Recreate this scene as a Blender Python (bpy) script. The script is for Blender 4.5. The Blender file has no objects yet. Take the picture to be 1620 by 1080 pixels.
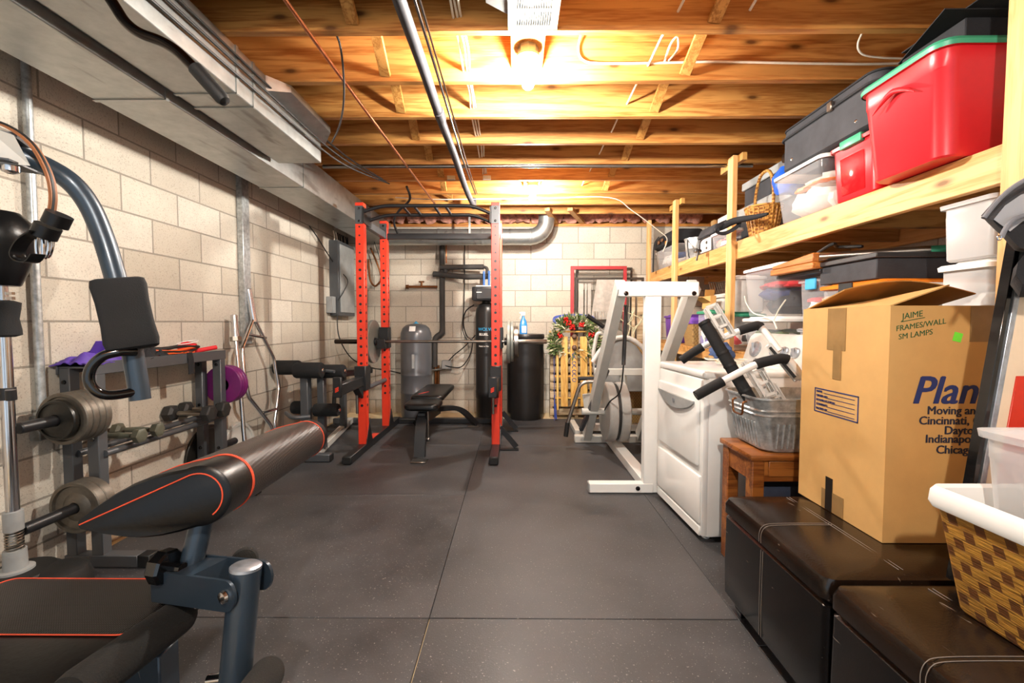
import bpy, bmesh, math, random
from mathutils import Vector, Matrix, noise
R = math.radians
PI = math.pi
S = bpy.context.scene
COL = S.collection
random.seed(7)

# ------------------------------------------------------------------ camera
CAMZ, FPX = 1.17, 695.0
PITCH, YAW = math.atan(30 / FPX), math.atan(5 / FPX)
cd = bpy.data.cameras.new('camera')
cam = bpy.data.objects.new('camera', cd)
COL.objects.link(cam)
cd.sensor_width = 36
cd.lens = 36 * FPX / 1620
cd.clip_start = 0.02
cam.location = (0, 0, CAMZ)
cam.rotation_euler = (PI / 2 - PITCH, 0, YAW)
S.camera = cam
CM = cam.rotation_euler.to_matrix()

# ------------------------------------------------------------------ view, world, added bluish fill through the wall left out behind the camera
vs = S.view_settings
vs.view_transform = 'Standard'
vs.look = 'None'
vs.gamma = 1
vs.use_curve_mapping = False
vs.exposure = 0.25
S.cycles.use_denoising = True
S.cycles.max_bounces = 10
S.cycles.transparent_max_bounces = 16
S.cycles.sample_clamp_indirect = 6
w = bpy.data.worlds.new('world')
S.world = w
w.use_nodes = True
w.node_tree.nodes['Background'].inputs[0].default_value = (0.76, 0.88, 1.0, 1)
w.node_tree.nodes['Background'].inputs[1].default_value = .9
BULB_STRENGTH = 2700.0


def ray(px, py):
    return CM @ Vector((px - 810, 540 - py, -FPX))


def P(px, py, D):
    d = ray(px, py)
    return Vector((0, 0, CAMZ)) + d * (D / d.y)


def PZ(px, py, z):
    d = ray(px, py)
    return Vector((0, 0, CAMZ)) + d * ((z - CAMZ) / d.z)


def PX(px, py, x):
    d = ray(px, py)
    return Vector((0, 0, CAMZ)) + d * (x / d.x)


# ------------------------------------------------------------------ materials
def srgb(h):
    if not isinstance(h, str):
        return (*h, 1)
    c = [int(h[i:i + 2], 16) / 255 for i in (0, 2, 4)]
    return tuple(((v + .055) / 1.055) ** 2.4 if v > .04045 else v / 12.92 for v in c) + (1,)


MC = {}


class NT:
    def __init__(s, name):
        s.m = bpy.data.materials.new(name)
        s.m.use_nodes = True
        s.t = s.m.node_tree
        s.b = s.t.nodes['Principled BSDF']

    def n(s, typ, **kw):
        o = s.t.nodes.new(typ)
        for k, v in kw.items():
            if k in o.inputs:
                o.inputs[k].default_value = v
            else:
                setattr(o, k, v)
        return o

    def l(s, a, b):
        s.t.links.new(a, b)

    def mix(s, fac, a, b, mode='MIX'):
        o = s.n('ShaderNodeMix', data_type='RGBA', blend_type=mode)
        for i, v in ((0, fac), (6, a), (7, b)):
            if hasattr(v, 'links'):
                s.l(v, o.inputs[i])
            else:
                o.inputs[i].default_value = v
        return o.outputs[2]

    def ramp(s, src, stops):
        o = s.n('ShaderNodeValToRGB')
        e = o.color_ramp.elements
        while len(e) < len(stops):
            e.new(.5)
        for i, (p, c) in enumerate(stops):
            e[i].position = p
            e[i].color = c if len(c) == 4 else (*c, 1)
        s.l(src, o.inputs[0])
        return o.outputs[0]

    def coords(s, scale=(1, 1, 1), jitter=True):
        tc = s.n('ShaderNodeTexCoord')
        mp = s.n('ShaderNodeMapping')
        mp.inputs['Scale'].default_value = scale
        s.l(tc.outputs['Object'], mp.inputs[0])
        if jitter:
            oi = s.n('ShaderNodeObjectInfo')
            ml = s.n('ShaderNodeMath', operation='MULTIPLY')
            ml.inputs[1].default_value = 37.0
            s.l(oi.outputs['Random'], ml.inputs[0])
            s.l(ml.outputs[0], mp.inputs['Location'])
        return mp.outputs[0]

    def bump(s, h, strength=.3, dist=.01):
        o = s.n('ShaderNodeBump')
        o.inputs['Strength'].default_value = strength
        o.inputs['Distance'].default_value = dist
        s.l(h, o.inputs['Height'])
        s.l(o.outputs[0], s.b.inputs['Normal'])


def mat(name, col, rough=.5, metal=0, var=.12, vs=9, bump=0, bs=60, spec=.5, alpha=1, emit=0, coat=0, sheen=0, stretch=(1, 1, 1)):
    if name in MC:
        return MC[name]
    t = NT(name)
    c = srgb(col)
    b = t.b
    v = t.coords(stretch)
    nz = t.n('ShaderNodeTexNoise', Scale=vs, Detail=5.0, Roughness=.6)
    t.l(v, nz.inputs['Vector'])
    lo = tuple(x * (1 - var * 1.6) for x in c[:3]) + (1,)
    hi = tuple(min(1, x * (1 + var)) for x in c[:3]) + (1,)
    t.l(t.ramp(nz.outputs[0], [(.3, lo), (.7, hi)]), b.inputs['Base Color'])
    b.inputs['Roughness'].default_value = rough
    b.inputs['Metallic'].default_value = metal
    b.inputs['Specular IOR Level'].default_value = spec
    b.inputs['Coat Weight'].default_value = coat
    b.inputs['Alpha'].default_value = alpha
    if sheen:
        b.inputs['Sheen Weight'].default_value = sheen
    if emit:
        b.inputs['Emission Color'].default_value = c
        b.inputs['Emission Strength'].default_value = emit
    if bump:
        n2 = t.n('ShaderNodeTexNoise', Scale=bs, Detail=4.0)
        t.l(v, n2.inputs['Vector'])
        t.bump(n2.outputs[0], bump, .004)
    MC[name] = t.m
    return t.m


def wood(name, light, dark, axis='x', rough=.5, knots=True, grain=1.0):
    if name in MC:
        return MC[name]
    t = NT(name)
    sc = {'x': (.55, 9, 9), 'y': (9, .55, 9), 'z': (9, 9, .55)}[axis]
    v = t.coords(sc)
    n1 = t.n('ShaderNodeTexNoise', Scale=1.3, Detail=3.0, Distortion=.8)
    t.l(v, n1.inputs['Vector'])
    ml = t.n('ShaderNodeMath', operation='MULTIPLY')
    ml.inputs[1].default_value = 22 * grain
    t.l(n1.outputs[0], ml.inputs[0])
    sn = t.n('ShaderNodeMath', operation='SINE')
    t.l(ml.outputs[0], sn.inputs[0])
    n2 = t.n('ShaderNodeTexNoise', Scale=14.0, Detail=4.0)
    t.l(v, n2.inputs['Vector'])
    ad = t.n('ShaderNodeMath', operation='MULTIPLY_ADD')
    t.l(sn.outputs[0], ad.inputs[0])
    ad.inputs[1].default_value = .2
    t.l(n2.outputs[0], ad.inputs[2])
    c = t.ramp(ad.outputs[0], [(.2, srgb(dark)), (.62, srgb(light))])
    n3 = t.n('ShaderNodeTexNoise', Scale=.7, Detail=2.0)
    t.l(v, n3.inputs['Vector'])
    c = t.mix(t.ramp(n3.outputs[0], [(.4, (0, 0, 0)), (.7, (.5, .5, .5))]), c, srgb(dark), 'MIX')
    if knots:
        kv = t.coords({'x': (1.5, 4, 4), 'y': (4, 1.5, 4), 'z': (4, 4, 1.5)}[axis])
        ks = t.n('ShaderNodeSeparateXYZ')
        t.l(kv, ks.inputs[0])
        kc = t.n('ShaderNodeCombineXYZ')
        t.l(ks.outputs[{'x': 'X', 'y': 'Y', 'z': 'X'}[axis]], kc.inputs[0])
        t.l(ks.outputs['Z'], kc.inputs[1])
        vo = t.n('ShaderNodeTexVoronoi', Scale=1.0, voronoi_dimensions='2D')
        t.l(kc.outputs[0], vo.inputs['Vector'])
        k = t.ramp(vo.outputs['Distance'], [(.025, (1, 1, 1)), (.06, (.35, .35, .35)), (.1, (0, 0, 0))])
        c = t.mix(k, c, tuple(x * .35 for x in srgb(dark)[:3]) + (1,))
    t.l(c, t.b.inputs['Base Color'])
    t.b.inputs['Roughness'].default_value = rough
    t.bump(ad.outputs[0], .12, .003)
    MC[name] = t.m
    return t.m


def block_wall(name, plane):
    t = NT(name)
    tc = t.n('ShaderNodeTexCoord')
    sp = t.n('ShaderNodeSeparateXYZ')
    t.l(tc.outputs['Object'], sp.inputs[0])
    cb = t.n('ShaderNodeCombineXYZ')
    t.l(sp.outputs['Y' if plane == 'yz' else 'X'], cb.inputs[0])
    ofs = t.n('ShaderNodeMath', operation='ADD')
    ofs.inputs[1].default_value = .043
    t.l(sp.outputs['Z'], ofs.inputs[0])
    t.l(ofs.outputs[0], cb.inputs[1])
    br = t.n('ShaderNodeTexBrick', Scale=1.0)
    br.inputs['Brick Width'].default_value = .406
    br.inputs['Row Height'].default_value = .203
    br.inputs['Mortar Size'].default_value = .006
    br.inputs['Mortar Smooth'].default_value = .35
    br.inputs['Bias'].default_value = 0
    br.inputs['Color1'].default_value = srgb('d8d0c2')
    br.inputs['Color2'].default_value = srgb('c0b6a5')
    br.inputs['Mortar'].default_value = srgb('8f887c')
    t.l(cb.outputs[0], br.inputs['Vector'])
    n1 = t.n('ShaderNodeTexNoise', Scale=2.2, Detail=6.0, Roughness=.65)
    t.l(tc.outputs['Object'], n1.inputs['Vector'])
    c = t.mix(t.ramp(n1.outputs[0], [(.35, (0, 0, 0)), (.75, (.45, .45, .45))]), br.outputs[0], srgb('a0958a'))
    n2 = t.n('ShaderNodeTexNoise', Scale=150.0, Detail=4.0)
    t.l(tc.outputs['Object'], n2.inputs['Vector'])
    c = t.mix(t.ramp(n2.outputs[0], [(.33, (.5, .5, .5)), (.44, (0, 0, 0))]), c, srgb('85796a'))
    # damp stains low on the wall
    n3 = t.n('ShaderNodeTexNoise', Scale=3.5, Detail=3.0)
    t.l(tc.outputs['Object'], n3.inputs['Vector'])
    zz = t.n('ShaderNodeMath', operation='MULTIPLY_ADD')
    t.l(sp.outputs['Z'], zz.inputs[0])
    zz.inputs[1].default_value = -1.6
    t.l(n3.outputs[0], zz.inputs[2])
    c = t.mix(t.ramp(zz.outputs[0], [(.25, (0, 0, 0)), (.6, (.7, .7, .7))]), c, srgb('9a7c50'))
    t.l(c, t.b.inputs['Base Color'])
    t.b.inputs['Roughness'].default_value = .85
    hm = t.n('ShaderNodeMath', operation='MULTIPLY_ADD')
    t.l(br.outputs['Fac'], hm.inputs[0])
    hm.inputs[1].default_value = -1.0
    t.l(n2.outputs[0], hm.inputs[2])
    t.bump(hm.outputs[0], .5, .004)
    return t.m


def weave_mat(name, light, dark, sx, sy, plane='yz', rough=.5):
    """checker of woven strips"""
    t = NT(name)
    tc = t.n('ShaderNodeTexCoord')
    sp = t.n('ShaderNodeSeparateXYZ')
    t.l(tc.outputs['Object'], sp.inputs[0])
    u = t.n('ShaderNodeMath', operation='ADD')
    t.l(sp.outputs['X'], u.inputs[0])
    t.l(sp.outputs['Y'], u.inputs[1])
    def ma(op, a, b=None, c=None):
        o = t.n('ShaderNodeMath', operation=op)
        for k_, v_ in enumerate((a, b, c)):
            if v_ is None:
                continue
            if hasattr(v_, 'links'):
                t.l(v_, o.inputs[k_])
            else:
                o.inputs[k_].default_value = v_
        return o.outputs[0]
    vv = ma('DIVIDE', sp.outputs['Z'], sy)
    row = ma('FLOOR', vv)
    uu = ma('FRACT', ma('MULTIPLY_ADD', row, .5, ma('DIVIDE', u.outputs[0], sx)))
    fv = ma('FRACT', vv)
    under = ma('MULTIPLY', ma('LESS_THAN', uu, .36), ma('LESS_THAN', ma('ABSOLUTE', ma('SUBTRACT', fv, .5)), .42))
    edge = ma('LESS_THAN', fv, .1)
    wv_ = ma('MAXIMUM', under, ma('MULTIPLY', edge, .6))
    weave_col = t.mix(wv_, srgb(light), srgb(dark))
    nz = t.n('ShaderNodeTexNoise', Scale=1.0, Detail=4.0)
    mp = t.n('ShaderNodeMapping')
    mp.inputs['Scale'].default_value = (25, 25, 260)
    t.l(tc.outputs['Object'], mp.inputs[0])
    t.l(mp.outputs[0], nz.inputs['Vector'])
    c = t.mix(t.ramp(nz.outputs[0], [(.35, (.55, .55, .55)), (.6, (0, 0, 0))]), weave_col, srgb(dark))
    t.l(c, t.b.inputs['Base Color'])
    t.b.inputs['Roughness'].default_value = rough
    ml = t.n('ShaderNodeMath', operation='MULTIPLY_ADD')
    t.l(wv_, ml.inputs[0])
    ml.inputs[1].default_value = -1.0
    t.l(nz.outputs[0], ml.inputs[2])
    t.bump(ml.outputs[0], .6, .006)
    MC[name] = t.m
    return t.m


def ribbed(name, col, freq, axis='x', rough=.35, strength=.5):
    t = NT(name)
    v = t.coords(jitter=False)
    a = t.n('ShaderNodeTexWave', Scale=freq, Distortion=0.0)
    a.bands_direction = axis.upper()
    t.l(v, a.inputs['Vector'])
    b = t.n('ShaderNodeTexWave', Scale=freq, Distortion=0.0)
    b.bands_direction = 'Y' if axis != 'y' else 'X'
    t.l(v, b.inputs['Vector'])
    ml = t.n('ShaderNodeMath', operation='MULTIPLY')
    t.l(a.outputs['Fac'], ml.inputs[0])
    t.l(b.outputs['Fac'], ml.inputs[1])
    c = srgb(col)
    t.l(t.ramp(ml.outputs[0], [(.1, tuple(x * .5 for x in c[:3])), (.7, tuple(min(1, x * 1.5) for x in c[:3]))]), t.b.inputs['Base Color'])
    t.b.inputs['Roughness'].default_value = rough
    t.bump(ml.outputs[0], strength, .002)
    MC[name] = t.m
    return t.m


def clear_mat(name, tint, op=.22, rough=.12):
    """thin see-through plastic: part transparent, part milky and glossy"""
    if name in MC:
        return MC[name]
    t = NT(name)
    tr = t.n('ShaderNodeBsdfTransparent')
    mx = t.n('ShaderNodeMixShader')
    fr = t.n('ShaderNodeLayerWeight', Blend=.35)
    ad = t.n('ShaderNodeMath', operation='MULTIPLY_ADD')
    t.l(fr.outputs['Facing'], ad.inputs[0])
    ad.inputs[1].default_value = .35
    ad.inputs[2].default_value = op
    ad.use_clamp = True
    t.b.inputs['Base Color'].default_value = srgb(tint)
    t.b.inputs['Roughness'].default_value = rough
    t.l(ad.outputs[0], mx.inputs[0])
    t.l(tr.outputs[0], mx.inputs[1])
    t.l(t.b.outputs[0], mx.inputs[2])
    t.l(mx.outputs[0], t.t.nodes['Material Output'].inputs[0])
    MC[name] = t.m
    return t.m


M = dict(
    joist=wood('joist_wood', 'cf9650', 'a2642a', 'x', .55),
    rim=wood('rim_wood', 'c98a40', '8f5320', 'x', .6),
    sub=wood('subfloor_wood', 'b87c3c', '8a5522', 'x', .6, False),
    stud=wood('stud_wood', 'e8bd84', 'd09a58', 'z', .55),
    shelfy=wood('shelf_wood', 'e6b679', 'c88d48', 'y', .55),
    shelfx=wood('shelf_rail_wood', 'd09c58', '9a6428', 'x', .55),
    bridge=wood('bridging_wood', 'cf9a52', 'a06a2c', 'z', .6),
    stool=wood('stool_wood', 'a4642c', '6a3512', 'x', .35, False),
    sledwood=wood('sled_wood', 'e8bf6a', 'c79040', 'z', .4, False),
    pallet=wood('pallet_wood', 'd8c3a2', 'a58c68', 'x', .8),
    plank=wood('shutter_wood', 'd88e44', 'a65d20', 'y', .45, False),
    red=mat('rack_red_paint', 'dc3a22', .35, 0, .04),
    blackp=mat('black_powdercoat', '1c1c1e', .4, 0, .1),
    blackg=mat('black_gloss', '0c0c0d', .15, 0, .1, coat=.5),
    blackr=mat('black_rubber', '121212', .6, 0, .15, bump=.2, bs=200),
    foam=mat('black_foam', '121315', .85, 0, .15, bump=.35, bs=350),
    olive=mat('worn_olive_foam', '100f0c', .95, 0, .3, bump=.4, bs=300),
    blue=mat('gunmetal_paint', '33404c', .34, .35, .05, coat=.25),
    greysteel=mat('grey_hammertone', '55575a', .4, .3, .05),
    ltsteel=mat('light_grey_paint', 'c4c2bb', .4, 0, .04),
    white=mat('white_enamel', 'f1efea', .25, 0, .02, coat=.3),
    whitep=mat('white_plastic', 'efede8', .4, 0, .03),
    chrome=mat('chrome', 'd8d8da', .14, 1, .04),
    steel=mat('bare_steel', '9c958c', .3, 1, .12),
    darkchrome=mat('dark_bronze_steel', '3a3330', .25, 1, .1),
    galv=mat('galvanized_duct', 'a9aba9', .38, .85, .1, vs=14, bump=.05, bs=6),
    galvb=mat('galvanized_spangle', 'b4b7b7', .38, .55, .25, vs=38),
    iron=mat('cast_iron_plate', '6b645a', .45, .55, .15, vs=30, bump=.15, bs=120),
    iron2=mat('dark_plate_enamel', '25231f', .3, .2, .2, vs=25, bump=.12, bs=120),
    plateg=mat('grey_green_plate', '8d918a', .45, .3, .1),
    purple=mat('purple_vinyl', '6d1f62', .3, 0, .1),
    hexg=mat('olive_grey_enamel', '5c5c4e', .5, .1, .12, bump=.15, bs=150),
    hexb=mat('black_hex_rubber', '2b2a29', .55, 0, .12, bump=.15, bs=150),
    leather=mat('black_brown_leather', '0d0908', .2, 0, .4, vs=5, bump=.12, bs=180, spec=.4),
    leathert=mat('worn_brown_leather', '20150e', .2, 0, .5, vs=4, bump=.12, bs=180, spec=.5),
    leatherg=mat('black_vinyl', '0d0d0e', .33, 0, .1, vs=6, bump=.1, bs=90, spec=.35),
    stitch=mat('orange_thread', 'e0502e', .7),
    stitchg=mat('grey_thread', '7d7268', .7),
    card=mat('cardboard', 'c79a5c', .8, 0, .06, vs=6, bump=.05, bs=300),
    card_shade=mat('cardboard_shaded', 'b07f3e', .8, 0, .08),  # darker copy of the cardboard, underside shade put into its colour
    tape=mat('brown_tape', '9b7a4e', .18, 0, .1, alpha=.85),
    tapeb=mat('black_tape', '1e1a16', .3),
    navy=mat('navy_ink', '1e2c63', .7, 0, .02),
    ink=mat('dark_print_ink', '26283c', .7, 0, .02),
    greenink=mat('green_marker', '27572f', .7, 0, .02),
    neon=mat('neon_green_label', '6fe23a', .6),
    binred=mat('red_bin_plastic', 'd2202a', .33, 0, .05),
    bingreen=mat('green_lid_plastic', '3c9a76', .4, 0, .05),
    suit=mat('charcoal_luggage_cloth', '34353a', .8, 0, .2, bump=.3, bs=300),
    blackc=mat('black_cloth', '1b1b1f', .85, 0, .2, bump=.3, bs=250),
    greyc=mat('grey_cloth', '77777c', .85, 0, .15, bump=.3, bs=250),
    orangep=mat('orange_plastic', 'e8801c', .4),
    greyp=mat('grey_plastic', '9b9d9c', .45),
    ltgreyp=mat('pale_grey_plastic', 'cfccc6', .45),
    darkp=mat('dark_grey_plastic', '2f2f31', .45),
    tank=mat('grey_tank_paint', '55565a', .3, .1, .06, coat=.2),
    brine=mat('black_tank_plastic', '1d1c1c', .35, 0, .1),
    pvc=mat('grey_abs_pipe', '434246', .6, 0, .15, vs=7, spec=.25),
    copper=mat('copper_pipe', 'b8734a', .35, .8, .15, vs=20),
    brass=mat('aged_brass', '7a4a26', .4, .7, .2),
    insul=mat('black_pipe_foam', '3a3836', .75, 0, .15),
    cable=mat('white_cable', 'e6dfce', .5),
    cableb=mat('black_cable', '171717', .5),
    bluepex=mat('blue_pipe', '3f6fb4', .4),
    pink=mat('pink_insulation', 'c98f7c', .95, 0, .35, vs=18, bump=.8, bs=30),
    wicker=weave_mat('willow_weave', 'd9a24e', '8a5018', .03, .014),
    wick2=weave_mat('rattan_weave', 'c99238', '6a3d12', .062, .027),
    seagrass=weave_mat('seagrass_weave', 'b3925a', '86663a', .03, .02),
    purplep=mat('purple_plastic', '6a3fa0', .4),
    violet=mat('purple_cloth', '5d3fa8', .6, 0, .2),
    redc=mat('red_cloth', 'd8222a', .6, 0, .1),
    bluet=mat('blue_rubber', '38a5d8', .45),
    oranget=mat('orange_rubber', 'e85a20', .45),
    bluedk=mat('blue_paint', '3a4fa0', .35),
    bluebag=mat('blue_plastic_sheet', '1f5fd0', .4),
    denim=mat('blue_denim', '3c4f78', .9, 0, .25, vs=30, bump=.3, bs=200),
    redframe=mat('dark_red_frame', 'a82f34', .4, 0, .06),
    bronze=mat('bronze_frame', '3b322a', .45),
    curtain=mat('grey_beige_cloth', 'c4bcb2', .9, 0, .12, vs=20, bump=.3, bs=150),
    needle=mat('pine_needles', '5f7440', .8, 0, .35, vs=30),
    frost=mat('frosted_sprigs', 'c7c3a2', .8, 0, .25, vs=30),
    berry=mat('red_berries', 'c8201c', .25),
    cone=mat('brown_bell', '6a5040', .5),
    bluel=mat('blue_cleaner', '2f8fe0', .2),
    concrete=mat('concrete', 'd4bd94', .8, 0, .12, vs=4, bump=.15, bs=80),
    silver=mat('silver_trim', 'b8bec6', .3, .7, .2, vs=30),
    cream=mat('cream_laminate', 'e6cdae', .4, 0, .05),
    redpl=mat('red_laminate', 'd8341c', .35),
    mesh=mat('carbon_roll_vinyl', '1f1c1b', .35),
    strapo=mat('tan_strap', '96603c', .55),
    porcelain=mat('porcelain', 'eeeae0', .3),
    clear=clear_mat('clear_plastic', 'eeeef2', .1),
    milky=clear_mat('milky_plastic', 'dddcdc', .42, .3),
    redclear=clear_mat('red_clear_plastic', 'c80f18', .55, .08),
    glass=clear_mat('window_glass', '8a8478', .02, .05),
    bagclear=clear_mat('clear_vinyl', 'e8e8ec', .35, .08),
)
M['carbon'] = ribbed('carbon_vinyl', '171413', 60, 'x', .32, .5)
M['bulb'] = mat('lit_bulb', (1.0, .94, .85), .5, emit=BULB_STRENGTH, var=0)


def mat_floor():
    t = NT('rubber_mat')
    v = t.coords()
    n1 = t.n('ShaderNodeTexNoise', Scale=1.6, Detail=6.0, Roughness=.65)
    t.l(v, n1.inputs['Vector'])
    c = t.ramp(n1.outputs[0], [(.3, srgb('29292b')), (.72, srgb('4f4e50'))])
    vo = t.n('ShaderNodeTexNoise', Scale=150.0, Detail=2.0)
    t.l(v, vo.inputs['Vector'])
    c = t.mix(t.ramp(vo.outputs[0], [(.66, (0, 0, 0)), (.76, (.6, .6, .6))]), c, srgb('b5b0ac'))
    t.l(c, t.b.inputs['Base Color'])
    t.l(t.ramp(n1.outputs[0], [(.3, (.42,) * 3), (.7, (.62,) * 3)]), t.b.inputs['Roughness'])
    t.bump(vo.outputs[0], .25, .002)
    return t.m


M['mat'] = mat_floor()


def scuff(m, scale, lo, hi, col):
    """thin pale scratches and scuffs worn into a surface"""
    t = NT.__new__(NT)
    t.m, t.t = m, m.node_tree
    t.b = t.t.nodes['Principled BSDF']
    src = t.b.inputs['Base Color'].links[0].from_socket
    tc = t.n('ShaderNodeTexCoord')
    mp = t.n('ShaderNodeMapping')
    mp.inputs['Scale'].default_value = scale
    mp.inputs['Rotation'].default_value = (.5, .3, .6)
    t.l(tc.outputs['Object'], mp.inputs[0])
    nz = t.n('ShaderNodeTexNoise', Scale=1.0, Detail=3.0, Distortion=.6)
    t.l(mp.outputs[0], nz.inputs['Vector'])
    c = t.mix(t.ramp(nz.outputs[0], [(lo, (0, 0, 0)), (hi, (.7, .7, .7))]), src, srgb(col))
    t.l(c, t.b.inputs['Base Color'])


scuff(M['leather'], (60, 14, 60), .70, .78, '8a7c70')
scuff(M['leathert'], (70, 12, 60), .70, .78, '8a7a6a')
scuff(M['galv'], (9, 2.2, 9), .60, .72, '6d675f')
# ------------------------------------------------------------------ mesh builder
class MB:
    def __init__(s):
        s.bm = bmesh.new()

    def _bev(s, faces, off, seg):
        ed = list({e for f in faces for e in f.edges})
        bmesh.ops.bevel(s.bm, geom=ed, offset=off, segments=seg, affect='EDGES', profile=.5)

    def hexa(s, pts, bev=0, seg=1):
        v = [s.bm.verts.new(p) for p in pts]
        q = [(0, 3, 2, 1), (4, 5, 6, 7), (0, 1, 5, 4), (1, 2, 6, 5), (2, 3, 7, 6), (3, 0, 4, 7)]
        f = [s.bm.faces.new([v[i] for i in k]) for k in q]
        if bev:
            s._bev(f, bev, seg)
        return s

    def box(s, x0, x1, y0, y1, z0, z1, bev=0, seg=1):
        return s.hexa([(x0, y0, z0), (x1, y0, z0), (x1, y1, z0), (x0, y1, z0), (x0, y0, z1), (x1, y0, z1), (x1, y1, z1), (x0, y1, z1)], bev, seg)

    def beam(s, p0, p1, w, h, bev=0, up=(0, 0, 1), seg=1):
        """box along p0-p1; w across, h along up"""
        p0, p1 = Vector(p0), Vector(p1)
        d = (p1 - p0).normalized()
        u = Vector(up)
        a = d.cross(u)
        if a.length < 1e-4:
            a = d.cross(Vector((1, 0, 0)))
        a.normalize()
        u = a.cross(d).normalized()
        a *= w / 2
        u *= h / 2
        return s.hexa([p0 - a - u, p0 + a - u, p1 + a - u, p1 - a - u, p0 - a + u, p0 + a + u, p1 + a + u, p1 - a + u], bev, seg)

    def obox(s, c, dx, dy, dz, m=None, bev=0, seg=1):
        c = Vector(c)
        m = m or Matrix.Identity(3)
        k = [(-1, -1, -1), (1, -1, -1), (1, 1, -1), (-1, 1, -1), (-1, -1, 1), (1, -1, 1), (1, 1, 1), (-1, 1, 1)]
        return s.hexa([c + m @ Vector((a * dx / 2, b * dy / 2, e * dz / 2)) for a, b, e in k], bev, seg)

    def frame_of(s, d):
        d = d.normalized()
        a = d.cross(Vector((0, 0, 1)))
        if a.length < 1e-3:
            a = d.cross(Vector((1, 0, 0)))
        a.normalize()
        return a, d.cross(a).normalized()

    def rings(s, rs, caps=True, closed=False):
        rv = [[s.bm.verts.new(p) for p in r] for r in rs]
        n = len(rv[0])
        m = len(rv)
        for i in range(m if closed else m - 1):
            A, B = rv[i], rv[(i + 1) % m]
            for j in range(n):
                s.bm.faces.new((A[j], A[(j + 1) % n], B[(j + 1) % n], B[j]))
        if caps and not closed:
            s.bm.faces.new(rv[0][::-1])
            s.bm.faces.new(rv[-1])
        return s

    def lathe(s, prof, c=(0, 0, 0), axis=(0, 0, 1), seg=28, caps=True):
        """prof: (radius, height along axis)"""
        c, ax = Vector(c), Vector(axis).normalized()
        a, b = s.frame_of(ax)
        rs = []
        for r, h in prof:
            r = max(r, 1e-4)
            rs.append([c + ax * h + a * (r * math.cos(2 * PI * j / seg)) + b * (r * math.sin(2 * PI * j / seg)) for j in range(seg)])
        return s.rings(rs, caps)

    def cyl(s, p0, p1, r, r2=None, seg=20, bev=0):
        p0, p1 = Vector(p0), Vector(p1)
        L = (p1 - p0).length
        r2 = r if r2 is None else r2
        pr = [(r, 0), (r2, L)] if not bev else [(r - bev, 0), (r, bev), (r2, L - bev), (r2 - bev, L)]
        return s.lathe(pr, p0, p1 - p0, seg)

    def tube(s, pts, r, seg=10, closed=False):
        pts = [Vector(p) for p in pts]
        n = len(pts)
        rr = r if isinstance(r, (list, tuple)) else [r] * n
        tg = []
        for i in range(n):
            if closed:
                d = pts[(i + 1) % n] - pts[i - 1]
            else:
                d = pts[min(i + 1, n - 1)] - pts[max(i - 1, 0)]
            tg.append(d.normalized() if d.length > 1e-9 else Vector((0, 0, 1)))
        a, _ = s.frame_of(tg[0])
        rs = []
        for i in range(n):
            a = a - tg[i] * a.dot(tg[i])
            a.normalize()
            b = tg[i].cross(a)
            rs.append([pts[i] + (a * math.cos(2 * PI * j / seg) + b * math.sin(2 * PI * j / seg)) * rr[i] for j in range(seg)])
        return s.rings(rs, True, closed)

    def ribbon(s, pts, wv, th):
        """flat strap along pts, wv = width vector, th = thickness"""
        pts = [Vector(p) for p in pts]
        wv = Vector(wv) / 2
        rs = []
        for i, p in enumerate(pts):
            d = (pts[min(i + 1, len(pts) - 1)] - pts[max(i - 1, 0)]).normalized()
            n = d.cross(wv).normalized() * (th / 2)
            rs.append([p - wv - n, p + wv - n, p + wv + n, p - wv + n])
        return s.rings(rs)

    def prism(s, poly, h0, h1, axis='z', bev=0, seg=1):
        def q(u, v, h):
            return {'z': (u, v, h), 'y': (u, h, v), 'x': (h, u, v)}[axis]
        A = [s.bm.verts.new(q(u, v, h0)) for u, v in poly]
        B = [s.bm.verts.new(q(u, v, h1)) for u, v in poly]
        f = [s.bm.faces.new(A[::-1]), s.bm.faces.new(B)]
        n = len(A)
        for i in range(n):
            f.append(s.bm.faces.new((A[i], A[(i + 1) % n], B[(i + 1) % n], B[i])))
        if bev:
            s._bev(f, bev, seg)
        return s

    def loft(s, levels, cx, cy, n=5, cap0=True, cap1=False):
        """levels: (half width, half depth, z, corner radius)"""
        rs = []
        for hw, hd, z, r in levels:
            rs.append([(cx + x, cy + y, z) for x, y in rrect(hw, hd, r, n)])
        rv = [[s.bm.verts.new(p) for p in q] for q in rs]
        for A, B in zip(rv, rv[1:]):
            for j in range(len(A)):
                k = (j + 1) % len(A)
                s.bm.faces.new((A[j], A[k], B[k], B[j]))
        if cap0:
            s.bm.faces.new(rv[0][::-1])
        if cap1:
            s.bm.faces.new(rv[-1])
        return s

    def sphere(s, c, r, u=12, v=8, sc=(1, 1, 1), m=None):
        r_ = bmesh.ops.create_uvsphere(s.bm, u_segments=u, v_segments=v, radius=r)
        for q in r_['verts']:
            p = Vector((q.co.x * sc[0], q.co.y * sc[1], q.co.z * sc[2]))
            q.co = Vector(c) + (m @ p if m else p)
        return s

    def sheet(s, fn, nu, nv, th=0):
        g = [[s.bm.verts.new(fn(i / nu, j / nv)) for j in range(nv + 1)] for i in range(nu + 1)]
        fs = []
        for i in range(nu):
            for j in range(nv):
                fs.append(s.bm.faces.new((g[i][j], g[i + 1][j], g[i + 1][j + 1], g[i][j + 1])))
        if th:
            bmesh.ops.recalc_face_normals(s.bm, faces=fs)
            bmesh.ops.solidify(s.bm, geom=fs, thickness=th)
        return s

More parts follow.
